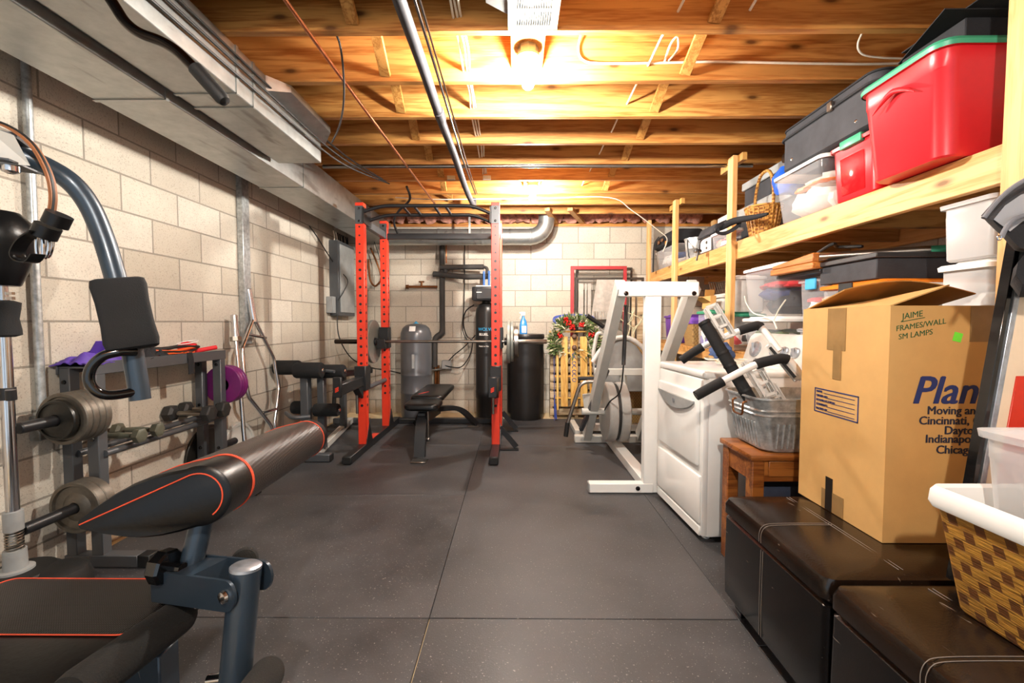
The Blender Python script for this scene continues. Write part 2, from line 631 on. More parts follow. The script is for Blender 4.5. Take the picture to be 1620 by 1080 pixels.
    def blob(s, c, r, sc=(1, 1, 1), rough=.25, seed=0, u=16, v=10):
        r_ = bmesh.ops.create_uvsphere(s.bm, u_segments=u, v_segments=v, radius=1)
        for q in r_['verts']:
            d = q.co.copy()
            k = 1 + rough * noise.noise(d * 1.7 + Vector((seed * 3.1, seed, 0)))
            q.co = Vector(c) + Vector((d.x * sc[0], d.y * sc[1], d.z * sc[2])) * r * k
        return s


def rrect(hw, hd, r, n=5):
    r = min(r, hw * .98, hd * .98)
    o = []
    for cx, cy, a0 in ((hw - r, hd - r, 0), (-hw + r, hd - r, 90), (-hw + r, -hd + r, 180), (hw - r, -hd + r, 270)):
        for k in range(n + 1):
            a = R(a0 + 90 * k / n)
            o.append((cx + r * math.cos(a), cy + r * math.sin(a)))
    return o


def fillet(pts, r, n=6):
    """rounds the inner corners of a polyline"""
    pts = [Vector(p) for p in pts]
    o = [pts[0]]
    for i in range(1, len(pts) - 1):
        a, b, c = pts[i - 1], pts[i], pts[i + 1]
        d = min(r, (a - b).length * .48, (c - b).length * .48)
        p, q = b + (a - b).normalized() * d, b + (c - b).normalized() * d
        for k in range(n + 1):
            t = k / n
            o.append(p * (1 - t) ** 2 + b * 2 * t * (1 - t) + q * t * t)
    o.append(pts[-1])
    return o


def spline(pts, n=8):
    """Catmull-Rom through pts"""
    pts = [Vector(p) for p in pts]
    o = []
    for i in range(len(pts) - 1):
        a, b, c, d = pts[max(i - 1, 0)], pts[i], pts[i + 1], pts[min(i + 2, len(pts) - 1)]
        for k in range(n):
            t = k / n
            o.append(.5 * (2 * b + (c - a) * t + (2 * a - 5 * b + 4 * c - d) * t * t + (3 * b - a - 3 * c + d) * t ** 3))
    o.append(pts[-1])
    return o


WM = {}


def tag(o, label=None, cat=None, group=None, kind=None):
    for k, v in (('label', label), ('category', cat), ('group', group), ('kind', kind)):
        if v:
            o[k] = v
    return o


def thing(name, label, cat, loc=(0, 0, 0), rz=0, group=None):
    o = bpy.data.objects.new(name, None)
    COL.objects.link(o)
    o.empty_display_size = .05
    o.location = loc
    o.rotation_euler = (0, 0, rz)
    WM[o] = Matrix.Translation(loc) @ Matrix.Rotation(rz, 4, 'Z')
    return tag(o, label, cat, group)


def finish_mesh(me, m, smooth):
    me.materials.append(m)
    if smooth:
        for p in me.polygons:
            p.use_smooth = True
        me.set_sharp_from_angle(angle=R(smooth))
    me.update()


def build(name, mb, m, parent=None, label=None, cat=None, group=None, kind=None, smooth=38, fix=True):
    """links the builder's mesh as ONE object; its points are given in world space"""
    me = bpy.data.meshes.new(name)
    if fix:
        bmesh.ops.recalc_face_normals(mb.bm, faces=mb.bm.faces)
    if parent is not None:
        M4 = WM[parent]
        mb.bm.transform(M4.inverted())
    else:
        vs_ = [v.co for v in mb.bm.verts]
        lo = Vector([min(v[i] for v in vs_) for i in range(3)])
        hi = Vector([max(v[i] for v in vs_) for i in range(3)])
        M4 = Matrix.Identity(4) if kind == 'structure' else Matrix.Translation(((lo.x + hi.x) / 2, (lo.y + hi.y) / 2, lo.z))
        mb.bm.transform(M4.inverted())
    mb.bm.to_mesh(me)
    mb.bm.free()
    finish_mesh(me, m, smooth)
    o = bpy.data.objects.new(name, me)
    COL.objects.link(o)
    if parent is not None:
        o.parent = parent
        WM[o] = M4
    else:
        o.location = M4.translation
        WM[o] = M4
    return tag(o, label, cat, group, kind)


def struct(name, mb, m, smooth=38):
    return build(name, mb, m, kind='structure', smooth=smooth)


def dup(root, loc, rz=0, label=None, group=None):
    r = root.copy()
    COL.objects.link(r)
    r.location = loc
    r.rotation_euler = (0, 0, rz)
    if label:
        r['label'] = label
    if group:
        r['group'] = group
    for ch in list(root.children):
        c = ch.copy()
        COL.objects.link(c)
        c.parent = r
        for g in ch.children:
            d = g.copy()
            COL.objects.link(d)
            d.parent = c
    return r


def text(name, body, m, parent, origin, xdir, up, size, bold=0, shear=0, align='LEFT', bend=None):
    """flat lettering lying on a surface; origin = baseline start"""
    cu = bpy.data.curves.new(name, 'FONT')
    cu.body = body
    cu.size = size
    cu.shear = shear
    cu.align_x = align
    cu.extrude = .0004
    cu.resolution_u = 3
    tmp = bpy.data.objects.new(name + '_t', cu)
    COL.objects.link(tmp)
    dg = bpy.context.evaluated_depsgraph_get()
    me = bpy.data.meshes.new_from_object(tmp.evaluated_get(dg))
    bpy.data.objects.remove(tmp)
    bpy.data.curves.remove(cu)
    if bold > 0:
        b2 = bmesh.new()
        b2.from_mesh(me)
        src = list(b2.verts) + list(b2.edges) + list(b2.faces)
        for dx, dy, dz in ((bold, 0, .0003), (-bold, 0, .0006), (0, bold * .7, .0009)):
            g = bmesh.ops.duplicate(b2, geom=src)['geom']
            bmesh.ops.translate(b2, verts=[v for v in g if isinstance(v, bmesh.types.BMVert)], vec=(dx, dy, dz))
        b2.to_mesh(me)
        b2.free()
    x = Vector(xdir).normalized()
    u = Vector(up).normalized()
    nrm = x.cross(u).normalized()
    u = nrm.cross(x)
    inv = WM[parent].inverted()
    for v in me.vertices:
        if bend:
            p = bend(v.co)
        else:
            p = Vector(origin) + x * v.co.x + u * v.co.y + nrm * v.co.z
        v.co = inv @ p
    me.materials.clear()
    me.materials.append(m)
    o = bpy.data.objects.new(name, me)
    COL.objects.link(o)
    o.parent = parent
    WM[o] = WM[parent]
    return o
# ------------------------------------------------------------------ the room
XL, XR, YB, YF = -2.17, 2.5, 5.71, -1.7
JZ = 2.44
struct('floor', MB().box(XL - .1, XR + .1, YF, YB + .1, -.12, -.012), M['concrete'])
struct('wall_left', MB().box(XL - .15, XL, YF, YB + .15, -.012, 2.4), block_wall('block_wall_left', 'yz'))
struct('wall_back', MB().box(XL, XR, YB, YB + .15, -.012, 2.4), block_wall('block_wall_back', 'xz'))
struct('wall_right', MB().box(XR, XR + .15, YF, YB + .15, -.012, 2.4), block_wall('block_wall_right', 'yz'))
struct('trim_sill_plate', MB().box(XL - .05, XR, YB + .005, YB + .14, 2.4, 2.438), M['rim'])
struct('trim_rim_joist', MB().box(XL - .1, XR + .1, YB + .1, YB + .14, 2.438, 2.68), M['rim'])
struct('trim_left_plate', MB().box(XL - .14, XL - .005, YF, YB + .1, 2.4, 2.438), M['rim'])
struct('trim_right_plate', MB().box(XR + .005, XR + .14, YF, YB + .1, 2.4, 2.438), M['rim'])
struct('trim_left_rim', MB().box(XL - .14, XL - .1, YF, YB + .1, 2.438, 2.68), M['rim'])
struct('trim_right_rim', MB().box(XR + .1, XR + .14, YF, YB + .1, 2.438, 2.68), M['rim'])
struct('ceiling', MB().box(XL - .14, XR + .14, YF, YB + .14, 2.68, 2.70), M['sub'])
JY = [2.006 - .038 + .403 * k for k in range(-9, 9)]
for y in JY:
    struct('ceiling_joist', MB().box(XL - .1, XR + .1, y, y + .038, JZ, 2.68, .003), M['joist'])
# crossed wooden struts that brace one joist against the next
for x0, k0, k1 in ((.9, 7, 15), (-.66, 8, 16)):
    for k in range(k0, k1):
        ya, yb = JY[k] + .038, JY[k + 1]
        jx = random.uniform(-.03, .03)
        struct('bridging_strut', MB().beam((x0 + jx, ya + .002, 2.66), (x0 + jx - .02, yb - .002, JZ + .03), .055, .019, .002, up=(0, 1, 0)), M['bridge'])
struct('trim_crate_brace', MB().beam((.36, 5.03, 2.45), (.52, 5.69, 2.45), .06, .035), M['bridge'])
struct('trim_crate_brace', MB().beam((.62, 5.03, 2.45), (.86, 5.69, 2.45), .06, .035), M['bridge'])
ins = MB()
for i in range(22):
    x = -1.9 + i * .2
    ins.blob((x, 5.72, 2.56), .1, (1.2, .55, 1.1), .5, i)
build('fiberglass_insulation', ins, M['pink'], label='pink fibreglass insulation stuffed along the top of the back wall', cat='insulation', kind='stuff')

# ------------------------------------------------------------------ rubber mats
gap = .0016


def rubber_mat(x0, x1, y0, y1, label):
    e0 = .003 if (x0 == -.34 and y0 < 1) else .0004
    build('rubber_mat', MB().box(x0 + e0, x1 - .0004, y0 + gap, y1 - gap, -.012, 0, .002), M['mat'], label=label, cat='floor mat', group='black rubber floor mats')


rubber_mat(-.34, .88, -.75, 1.69, 'black rubber floor mat nearest the camera beside the leather bench')
rubber_mat(-.34, .88, 1.69, 4.13, 'long black rubber floor mat in the open middle of the floor')
rubber_mat(-.34, .88, 4.13, 4.94, 'black rubber floor mat under the wheel of the weight machine')
rubber_mat(-.34, 1.9, 4.94, 5.31, 'narrow strip of black rubber mat in front of the black barrel')
rubber_mat(-2.12, -.341, -.14, 1.69, 'black rubber floor mat under the padded home gym seat')
rubber_mat(-2.12, -.341, 1.69, 2.93, 'black rubber floor mat in front of the dumbbell rack')
rubber_mat(-2.12, -.341, 2.93, 4.15, 'black rubber floor mat under the front feet of the red rack')
rubber_mat(-2.12, -.341, 4.15, 4.94, 'black rubber floor mat under the rear half of the red rack')
rubber_mat(-2.12, -.341, 4.94, 5.31, 'narrow strip of black rubber mat in front of the grey tank')
rubber_mat(.88, 2.48, 1.55, 3.2, 'black rubber floor mat under the white dryer')
rubber_mat(.88, 2.48, 3.2, 4.93, 'black rubber floor mat behind the dryer under the storage shelves')
rubber_mat(.88, 2.48, -.75, 1.55, 'black rubber floor mat under the brown leather benches')

# ------------------------------------------------------------------ ducts
t = thing('sheet_metal_duct', 'long galvanized rectangular duct against the left wall reaching the back wall', 'duct', (-1.76, 2, 2.19))
build('duct_body', MB().box(-1.93, -1.6, YF + .1, 5.69, 2.19, JZ - .002, .004), M['galv'], t)
for y in (.6, 2.04, 3.35, 4.75):
    sm = MB().box(-1.935, -1.596, y, y + .02, 2.185, 2.193)
    sm.box(-1.602, -1.594, y, y + .02, 2.188, JZ - .004)
    build('duct_seam', sm, M['galv'], t)
build('gap_band', MB().box(-1.597, -1.575, 0.2, 2.9, 2.24, JZ - .004), M['galv'], t)
t = thing('sheet_metal_duct', 'shorter galvanized duct nearer the room centre ending above the hex bars', 'duct', (-1.42, 1.6, 2.22))
build('duct_body', MB().box(-1.565, -1.28, YF + .1, 2.94, 2.22, JZ - .002, .004), M['galv'], t)
for y in (.75, 2.05, 2.18):
    sm = MB().box(-1.568, -1.277, y, y + .018, 2.215, 2.223)
    sm.box(-1.282, -1.274, y, y + .018, 2.218, JZ - .004)
    build('duct_seam', sm, M['galv'], t)
fl = MB().hexa([(-1.28, 2.3, 2.36), (-1.2, 2.4, 2.40), (-1.2, 2.9, 2.40), (-1.28, 3.0, 2.36), (-1.28, 2.3, 2.437), (-1.2, 2.4, 2.437), (-1.2, 2.9, 2.437), (-1.28, 3.0, 2.437)])
build('side_collar', fl, M['galv'], t)

t = thing('round_duct', 'dark round branch duct above the first ceiling joist, feeding the white register', 'duct', (-.6, 1.77, 2.5))
rd = MB().lathe([(.085, 0), (.085, .55), (.088, .553), (.088, .565), (.085, .57), (.085, 1.2)], (-1.28, 1.78, 2.56), (1, 0, 0), 28)
build('pipe', rd, M['galv'], t)
build('boot', MB().hexa([(-.12, 1.70, 2.48), (-.03, 1.66, 2.46), (-.03, 1.9, 2.46), (-.12, 1.86, 2.48), (-.12, 1.70, 2.645), (-.03, 1.66, 2.66), (-.03, 1.9, 2.66), (-.12, 1.86, 2.645)]), M['galv'], t)
t = thing('ceiling_register', 'white slatted air register set low between the ceiling joists above the first bulb', 'vent', (.07, 1.85, 2.44))
fr = MB().box(-.03, .0, 1.63, 1.965, 2.44, 2.66).box(.15, .18, 1.63, 1.965, 2.44, 2.66).box(0, .15, 1.63, 1.66, 2.44, 2.66).box(0, .15, 1.94, 1.965, 2.44, 2.66).box(0, .15, 1.842, 1.856, 2.442, 2.452)
build('frame', fr, M['white'], t)
sl = MB()
for i in range(15):
    x = .006 + i * .0098
    sl.obox((x, 1.80, 2.447), .0016, .28, .012, Matrix.Rotation(.5, 3, 'Y'))
build('slats', sl, M['white'], t)
build('backing', MB().box(0, .15, 1.66, 1.94, 2.47, 2.475), M['darkp'], t)

t = thing('round_duct', 'shiny round duct running along the back wall with an elbow up at its right end', 'duct', (-.5, 5.4, 2.2))
c = 5.5
yy, zz = 5.42, 2.215
path = [(-1.59, yy, zz), (-.9, yy, zz), (-.3, yy, zz), (.18, yy, zz)] + [(.18 + .2 * math.sin(a), yy, zz + .2 - .2 * math.cos(a)) for a in (.25, .5, .8, 1.1, 1.35, 1.57)] + [(.38, yy, 2.64)]
build('pipe', MB().tube(path, .098, 28), M['galv'], t)
for x in (-.95, -.42, .17):
    build('joint_band', MB().lathe([(.1, 0), (.102, .004), (.102, .03), (.1, .034)], (x, yy, zz), (1, 0, 0), 28), M['galv'], t)
build('hanger_strap', MB().box(-.56, -.535, yy - .103, yy - .099, zz - .04, 2.5), M['galv'], t)

# ------------------------------------------------------------------ pipes and wires under the ceiling
pp = spline([(-.435, .9, 2.38), (-.435, 2.0, 2.375), (-.44, 2.6, 2.37), (-.437, 3.2, 2.37), (-.44, 3.9, 2.36), (-.43, 4.5, 2.365)], 6)
rr = [.026] * len(pp)
pm = MB().tube(pp, rr, 16)
pm.lathe([(.026, -.005), (.031, 0), (.031, .09), (.026, .095)], (-.437, 2.55, 2.371), (0, 1, 0), 16)
pm.tube(fillet([(-.43, 4.5, 2.365), (-.43, 4.62, 2.36), (-.43, 4.64, 2.46)], .06), .026, 14)
build('drain_pipe', pm, M['pvc'], label='thick grey plastic pipe running front to back under the ceiling joists', cat='pipe')
build('copper_pipe', MB().tube(spline([(-.885, .7, 2.42), (-.89, 2.0, 2.418), (-.87, 3.4, 2.42), (-.84, 4.85, 2.415)], 8), .009, 10), M['copper'], label='thin copper pipe running diagonally under the joists left of the grey pipe', cat='pipe')
build('bare_conduit', MB().tube([(-.385, .7, 2.415), (-.39, 2.2, 2.413), (-.40, 3.4, 2.413), (-.385, 4.3, 2.41)], .007, 10).tube([(-.368, .7, 2.42), (-.372, 2.2, 2.418), (-.38, 3.4, 2.418), (-.37, 4.3, 2.415)], .005, 8), M['darkchrome'], label='pair of thin steel conduits running close beside the thick grey ceiling pipe', cat='conduit')
build('cross_conduit', MB().tube([(-1.55, 3.59, 2.425), (1.9, 3.59, 2.425)], .014, 12), M['steel'], label='straight steel conduit crossing the ceiling from side to side', cat='conduit')


def cable(name, pts, r, m, label, cat='cable', n=6, group=None):
    return build(name, MB().tube(spline(pts, n), r, 8), M[m], label=label, cat=cat, group=group)


for i, dx in enumerate((-.012, .006, .02)):
    pts = []
    for k, y in enumerate(JY[6:15]):
        pts += [(-.245 + dx - .004 * k, y + .02, 2.492 + .004 * i)]
        pts += [(-.245 + dx - .004 * k + .008 * math.sin(k * 2 + i), y + .22, 2.515 + .016 * math.sin(k + i))]
    cable('electric_cable', pts, .0055, 'cable', 'white electric cable in the bundle threaded through the joists left of the bulbs', group='white cables threaded through the joists')
pts = []
for k, y in enumerate(JY[7:16]):
    pts += [(.72 - .008 * k, y + .02, 2.515), (.725 - .008 * k, y + .22, 2.545 if k % 2 else 2.55)]
cable('electric_cable', pts, .006, 'cable', 'white electric cable threaded through the joists on the right side')
y = JY[10] - .008
cable('electric_cable', [(.34, y - .02, 2.66), (.33, y, 2.60), (.35, y, 2.545), (.43, y, 2.525), (.72, y, 2.525), (1.05, y, 2.53), (1.5, y, 2.52), (1.85, y, 2.515), (2.05, y, 2.52)], .006, 'cable', 'white electric cable stapled along the face of the second joist')
cable('electric_cable', [(.78, y, 2.53), (.8, y - .03, 2.60), (.83, y - .04, 2.63), (.84, y - .02, 2.58), (.8, y, 2.535)], .006, 'cable', 'small loop of white cable hanging on the second joist')
cable('electric_cable', [(1.78, y - .05, 2.67), (1.76, y - .03, 2.6), (1.80, y - .01, 2.56), (1.9, y - .005, 2.545), (2.02, y - .005, 2.54)], .005, 'cable', 'white cable curling down the second joist above the red bin')
cable('electric_cable', [(1.05, 1.55, 2.67), (1.03, 1.7, 2.6), (1.0, 1.94, 2.5)], .006, 'cable', 'short white cable entering the first joist at upper right')
cable('electric_cable', [(-1.22, 4.52, 2.44), (-.8, 4.52, 2.42), (-.2, 4.5, 2.42), (.3, 4.5, 2.425), (.95, 4.5, 2.43), (1.2, 4.6, 2.33), (1.52, 4.75, 2.16), (1.64, 4.80, 2.07), (1.63, 4.9, 1.95)], .005, 'cable', 'thin white cable dropping to the upper shelf at the back')
for i, (dx, z) in enumerate(((0, 2.385), (.004, 2.345), (.002, 2.30))):
    cable('black_cable', [(-1.268 + dx, .5, z), (-1.268 + dx, 1.4, z - .005 * i), (-1.267 + dx, 2.2, z - .003), (-1.262, 2.9, z), (-1.21, 3.3, 2.37 - .03 * i), (-1.15 + .03 * i, 3.85, 2.41 - .02 * i)], .006, 'cableb', ['upper dark cable running along the side of the shorter duct', 'middle dark cable running along the side of the shorter duct', 'lowest dark cable running along the side of the shorter duct'][i])
cable('black_cable', [(-.85, 1.98, 2.5), (-.79, 2.02, 2.43), (-.84, 2.2, 2.3), (-.98, 2.5, 2.28), (-1.15, 2.8, 2.30)], .005, 'cableb', 'thin dark cable looping from a joist down to the short duct')
cable('black_cable', [(-1.0, 4.1, 2.42), (-1.02, 4.3, 2.36), (-1.18, 4.5, 2.30), (-1.26, 4.6, 2.22), (-1.25, 4.7, 2.12)], .012, 'cableb', 'thick black cable looping down behind the red rack')


# ------------------------------------------------------------------ bulbs
def bulb(x, y, ztop, label):
    t = thing('bare_bulb', label, 'light bulb', (x, y, ztop))
    build('lamp_holder', MB().lathe([(.056, 0), (.056, -.012), (.048, -.022), (.03, -.03), (.022, -.05)], (x, y, ztop), (0, 0, 1), 24), M['porcelain'], t)
    build('glass_bulb', MB().lathe([(.014, -.05), (.016, -.065), (.024, -.085), (.031, -.11), (.0315, -.125), (.026, -.145), (.014, -.156), (.001, -.159)], (x, y, ztop), (0, 0, 1), 20), M['bulb'], t, label='lit glass bulb')
    build('octagon_box', MB().cyl((x, y, ztop), (x, y, ztop + .04), .05, seg=8), M['galv'], t)


BY = (JY[9] + .038 + JY[10]) / 2
struct('trim_bulb_block', MB().box(-.02, .14, JY[9] + .039, JY[10] - .001, 2.5, 2.538), M['bridge'])
bulb(.062, BY, 2.46, 'glaring bare bulb between the joists in front of the white register')
BY2 = (JY[14] + .038 + JY[15]) / 2
struct('trim_bulb_block', MB().box(.08, .24, JY[14] + .039, JY[15] - .001, 2.5, 2.538), M['bridge'])
bulb(.165, BY2, 2.46, 'glaring bare bulb at the back near the end of the round duct')
struct('trim_bulb_block', MB().box(-.08, .08, JY[2] + .039, JY[3] - .001, 2.5, 2.538), M['bridge'])
bulb(0, (JY[2] + .038 + JY[3]) / 2, 2.46, 'unseen bare bulb added as fill on the ceiling behind the camera')  # unseen lamp, added to brighten the room from behind the camera
for i, (px, py, D) in enumerate(((712, 293, 3.9), (770, 296, 3.95))):
    p = P(px, py, D)
    yj = min(JY, key=lambda v: abs(v - p.y))
    build('cable_clamp', MB().box(p.x - .035, p.x + .035, yj - .022, yj - .0005, 2.442, 2.475), M['galv'], label=['small metal box screwed under a joist left of the second bulb', 'small metal clip under a joist beside the grey pipe'][i], cat='clamp')

# ------------------------------------------------------------------ left wall fittings
t = thing('wall_conduit', 'thin steel conduit running down the left wall near the camera', 'conduit', (-2.15, 1.96, .78))
build('tube', MB().tube([(-2.145, 1.96, 2.43), (-2.145, 1.96, .74)], .017, 12), M['galvb'], t)
build('outlet_box', MB().box(XL, XL + .05, 1.925, 1.995, .64, .75, .004), M['galv'], t)
build('wall_channel', MB().box(XL + .002, XL + .05, 3.44, 3.53, 1.0, 2.43, .004), M['galvb'], label='flat grey metal channel running down the left wall above the hex bars', cat='channel')
t = thing('breaker_panel', 'grey electrical breaker panel on the left wall behind the red rack', 'electrical panel', (-2.11, 5.35, 1.24))
build('cabinet', MB().box(XL, XL + .11, 5.14, 5.64, 1.25, 2.13, .004), M['greysteel'], t)
build('panel_door', MB().box(XL + .11, XL + .12, 5.17, 5.61, 1.29, 2.09, .003), M['greyp'], t)
for i in range(8):
    y = 5.16 + i * .06
    build('feed_cable', MB().tube(spline([(XL + .05, y, 2.12), (XL + .06, y + random.uniform(-.02, .02), 2.16), (XL + .05, y, 2.24)], 4), .008, 6), M['cable'] if i < 2 else M['cableb'], t)
build('disconnect_box', MB().box(XL, XL + .08, 5.04, 5.12, 1.28, 1.47, .004), M['greyp'], label='small grey switch box beside the breaker panel', cat='switch box')
cable('black_cable', [(-2.14, 4.6, 2.17), (-2.13, 4.75, 2.09), (-2.12, 5.2, 1.84), (-2.0, 5.25, 1.68), (-2.02, 5.2, 1.55), (-2.06, 5.12, 1.43)], .006, 'cableb', 'black cord looping down in front of the breaker panel')
cable('black_cable', [(-2.07, 5.1, 1.27), (-2.05, 5.1, 1.0), (-1.95, 5.2, .75), (-1.8, 5.4, .62), (-1.6, 5.6, .55), (-1.43, 5.66, .5)], .007, 'cableb', 'black cord sagging from the switch box toward the grey tank')
lp = [P(586, 392, 5.6), P(596, 415, 5.6), P(603, 438, 5.6), P(599, 448, 5.6), P(592, 452, 5.6), P(585, 440, 5.6), P(583, 410, 5.6)]
cable('brown_cable', lp, .012, 'brass', 'bundle of old brown cable hanging in a loop behind the left rack posts')
cable('black_cable', [P(592, 382, 5.6), P(601, 410, 5.6), P(603, 430, 5.6), P(600, 450, 5.6)], .005, 'cableb', 'thin black wire hanging behind the left rack posts')
# ------------------------------------------------------------------ power rack
RY0, RY1 = 3.97, 4.68
XLU, XRU = -1.385, -.176
t = thing('power_rack', 'red and black power rack with a barbell racked across it', 'power rack', (-.78, 4.3, 0))
W3 = .038


def upright(x, y, top):
    u = build('upright', MB().box(x - W3, x + W3, y - .036, y + .036, .06, top, .004), M['red'], t)
    h = MB()
    z = .42
    while z < top - .2:
        r = .0125 if z < 1.75 else .008
        h.cyl((x, y - .0375, z), (x, y - .0355, z), r, seg=12)
        if z < 1.75:
            h.box(x - .006, x + .006, y - .0372, y - .0358, z + .02, z + .027) if int(z * 20) % 5 == 0 else None
            h.cyl((x + W3 - .0015, y, z), (x + W3 + .0012, y, z), r, seg=12)
        z += .0762
    build('holes', h, M['blackp'], u, label='punched adjustment holes')
    build('top_plate', MB().box(x - W3 + .001, x + W3 - .001, y - .039, y - .0355, top - .19, top - .03, .002), M['greysteel'], u)
    for zz in (top - .055, top - .165):
        build('bolt', MB().lathe([(.011, 0), (.011, .006), (.006, .008)], (x, y - .039, zz), (0, -1, 0), 6), M['blackg'], u)
    return u


for x in (XLU, XRU):
    for y in (RY0, RY1):
        upright(x, y, 2.235)
    build('foot_beam', MB().box(x - W3, x + W3, 3.56, 5.1, .005, .068, .004), M['blackp'], t)
    build('end_cap', MB().box(x - W3 + .002, x + W3 - .002, 3.548, 3.562, .006, .066, .004), M['blackr'], t)
    sd = 1 if x > -.7 else 1
    for y in (RY0, RY1):
        build('gusset', MB().prism([(y - .05, .068), (y + .12, .068), (y + .04, .24), (y + .036, .24)], x + W3, x + W3 + .006, 'x'), M['blackp'], t)
    if x > -.7:
        for y in (RY0 + .02, RY1):
            g = MB().beam((x + W3, y, .21), (x + W3 + .15, y, .03), .05, .012, up=(0, 1, 0)).box(x + W3, x + W3 + .17, y - .03, y + .03, .004, .014)
            build('side_brace', g, M['blackp'], t)
    build('badge', MB().box(x - .03, x + .03, RY0 + .1, RY0 + .36, .068, .0692), M['red'], t)
    build('side_rail', MB().box(x - .025, x + .025, RY0 + .036, RY1 - .036, 2.05, 2.12, .004), M['greysteel'], t)
build('lower_strut', MB().cyl((XLU, RY0 + .036, .56), (XLU, RY1 - .036, .56), .022, seg=14), M['greysteel'], t)
build('rear_beam', MB().box(XLU + W3, XRU - W3, RY1 - .03, RY1 + .03, 2.045, 2.105, .004), M['blackp'], t)
build('floor_beam', MB().box(XLU + W3, XRU - W3, 5.02, 5.08, .005, .065, .004), M['blackp'], t)
pb = MB()
for dy, dz in ((-.03, .035), (.12, -.01)):
    y = RY0 + dy
    pts = fillet([(XLU + W3, y, 2.12 + dz), (XLU + .2, y, 2.17 + dz), (XRU - .2, y, 2.17 + dz), (XRU - W3, y, 2.10 + dz)], .08)
    pb.tube(pts, .016, 12)
for x in (-1.0, -.9, -.72, -.62):
    pb.cyl((x, RY0 - .03, 2.205), (x + .03, RY0 + .12, 2.16), .012, seg=10)
for x in (XLU + W3, XRU - W3 - .01):
    pb.box(x, x + .01, RY0 - .06, RY0 + .15, 2.05, 2.19)
build('pull_up_bar', pb, M['blackp'], t)
for x in (XLU, XRU):
    s_ = build('spotter_arm', MB().box(x - .035, x + .035, 3.40, RY0 - .04, .60, .69, .006).box(x - .035, x + .035, 3.385, 3.41, .585, .745, .006).box(x - W3 - .012, x + W3 + .012, RY0 - .08, RY0 + .06, .56, .78, .005).prism([(RY0 - .2, .6), (RY0 - .08, .6), (RY0 - .08, .5)], x - .03, x + .03, 'x'), M['blackp'], t)
    e = MB()
    for k in range(3):
        e.obox((x, 3.382, .648 + k * .012 - .012), .03, .004, .008, Matrix.Rotation(-.5, 3, 'Y'))
    build('emblem', e, M['red'], s_)
    build('lock_pin', MB().cyl((x - .02, RY0 - .1, .58), (x - .02, RY0 - .1, .36), .012, seg=10), M['steel'], s_)
    build('bar_hook', MB().box(x - .05, x + .05, RY1 - .07, RY1 + .04, .90, 1.12, .005).box(x - .04, x + .04, RY1 - .16, RY1 - .07, .90, .955, .005).box(x - .04, x + .04, RY1 - .17, RY1 - .155, .90, 1.0, .004), M['blackp'], t)

BBY, BBZ = RY1 - .115, .972


def plate(name, m, r, th, label, p, ax, group=None, rim=.86, hub=.045):
    """cast plate: raised rim, dished face, hub; p = centre of the inner face"""
    t2 = MB().lathe([(.026, 0), (r - .004, 0), (r, .004), (r, th - .004), (r - .004, th), (r * rim, th), (r * (rim - .03), th * .72), (hub + .02, th * .68), (hub, th * .98), (.026, th)], p, ax, 40, caps=False)
    t2.lathe([(.026, 0), (.026, th)], p, ax, 20, caps=False)
    t2.lathe([(.026, 0), (hub, 0)], p, ax, 20, caps=False)
    return build(name, t2, M[m], label=label, cat='weight plate', group=group, smooth=30)


t = thing('barbell', 'long steel barbell resting on the rear hooks of the red rack', 'barbell', (-.78, BBY, BBZ))
bx0, bx1 = -1.88, .33
build('shaft', MB().cyl((bx0 + .42, BBY, BBZ), (bx1 - .42, BBY, BBZ), .0145, seg=14), M['steel'], t)
for s, x in ((1, bx0), (-1, bx1)):
    build('sleeve', MB().lathe([(.02, 0), (.0245, .006), (.0245, .40), (.02, .405)], (x, BBY, BBZ), (s, 0, 0), 18), M['darkchrome'] if s > 0 else M['steel'], t)
    build('collar', MB().lathe([(.03, .40), (.038, .402), (.038, .44), (.03, .444)], (x, BBY, BBZ), (s, 0, 0), 18), M['blackp'], t)
plate('weight_plate', 'plateg', .225, .035, 'large grey-green plate on the left end of the barbell', (-1.46, BBY, BBZ), (-1, 0, 0))
plate('weight_plate', 'plateg', .225, .032, 'largest plate on the right end of the barbell', (-.083, BBY, BBZ), (1, 0, 0))
plate('weight_plate', 'plateg', .21, .028, 'middle grey plate on the right end of the barbell', (-.047, BBY, BBZ), (1, 0, 0))
plate('weight_plate', 'steel', .165, .045, 'smallest outer plate on the right end of the barbell', (-.013, BBY, BBZ), (1, 0, 0))

# ------------------------------------------------------------------ flat bench
t = thing('weight_bench', 'black flat weight bench standing inside the red rack', 'bench', (-.82, 4.2, 0))


def pad(x0, x1, y0, y1, z0, z1, r=.03, b=.018):
    cx, cy, hw, hd = (x0 + x1) / 2, (y0 + y1) / 2, (x1 - x0) / 2, (y1 - y0) / 2
    return MB().loft([(hw - b, hd - b, z0, r), (hw, hd, z0 + b, r), (hw, hd, z1 - b, r), (hw - b * .4, hd - b * .4, z1 - b * .3, r), (hw - b, hd - b, z1, r)], cx, cy, 5, True, True)


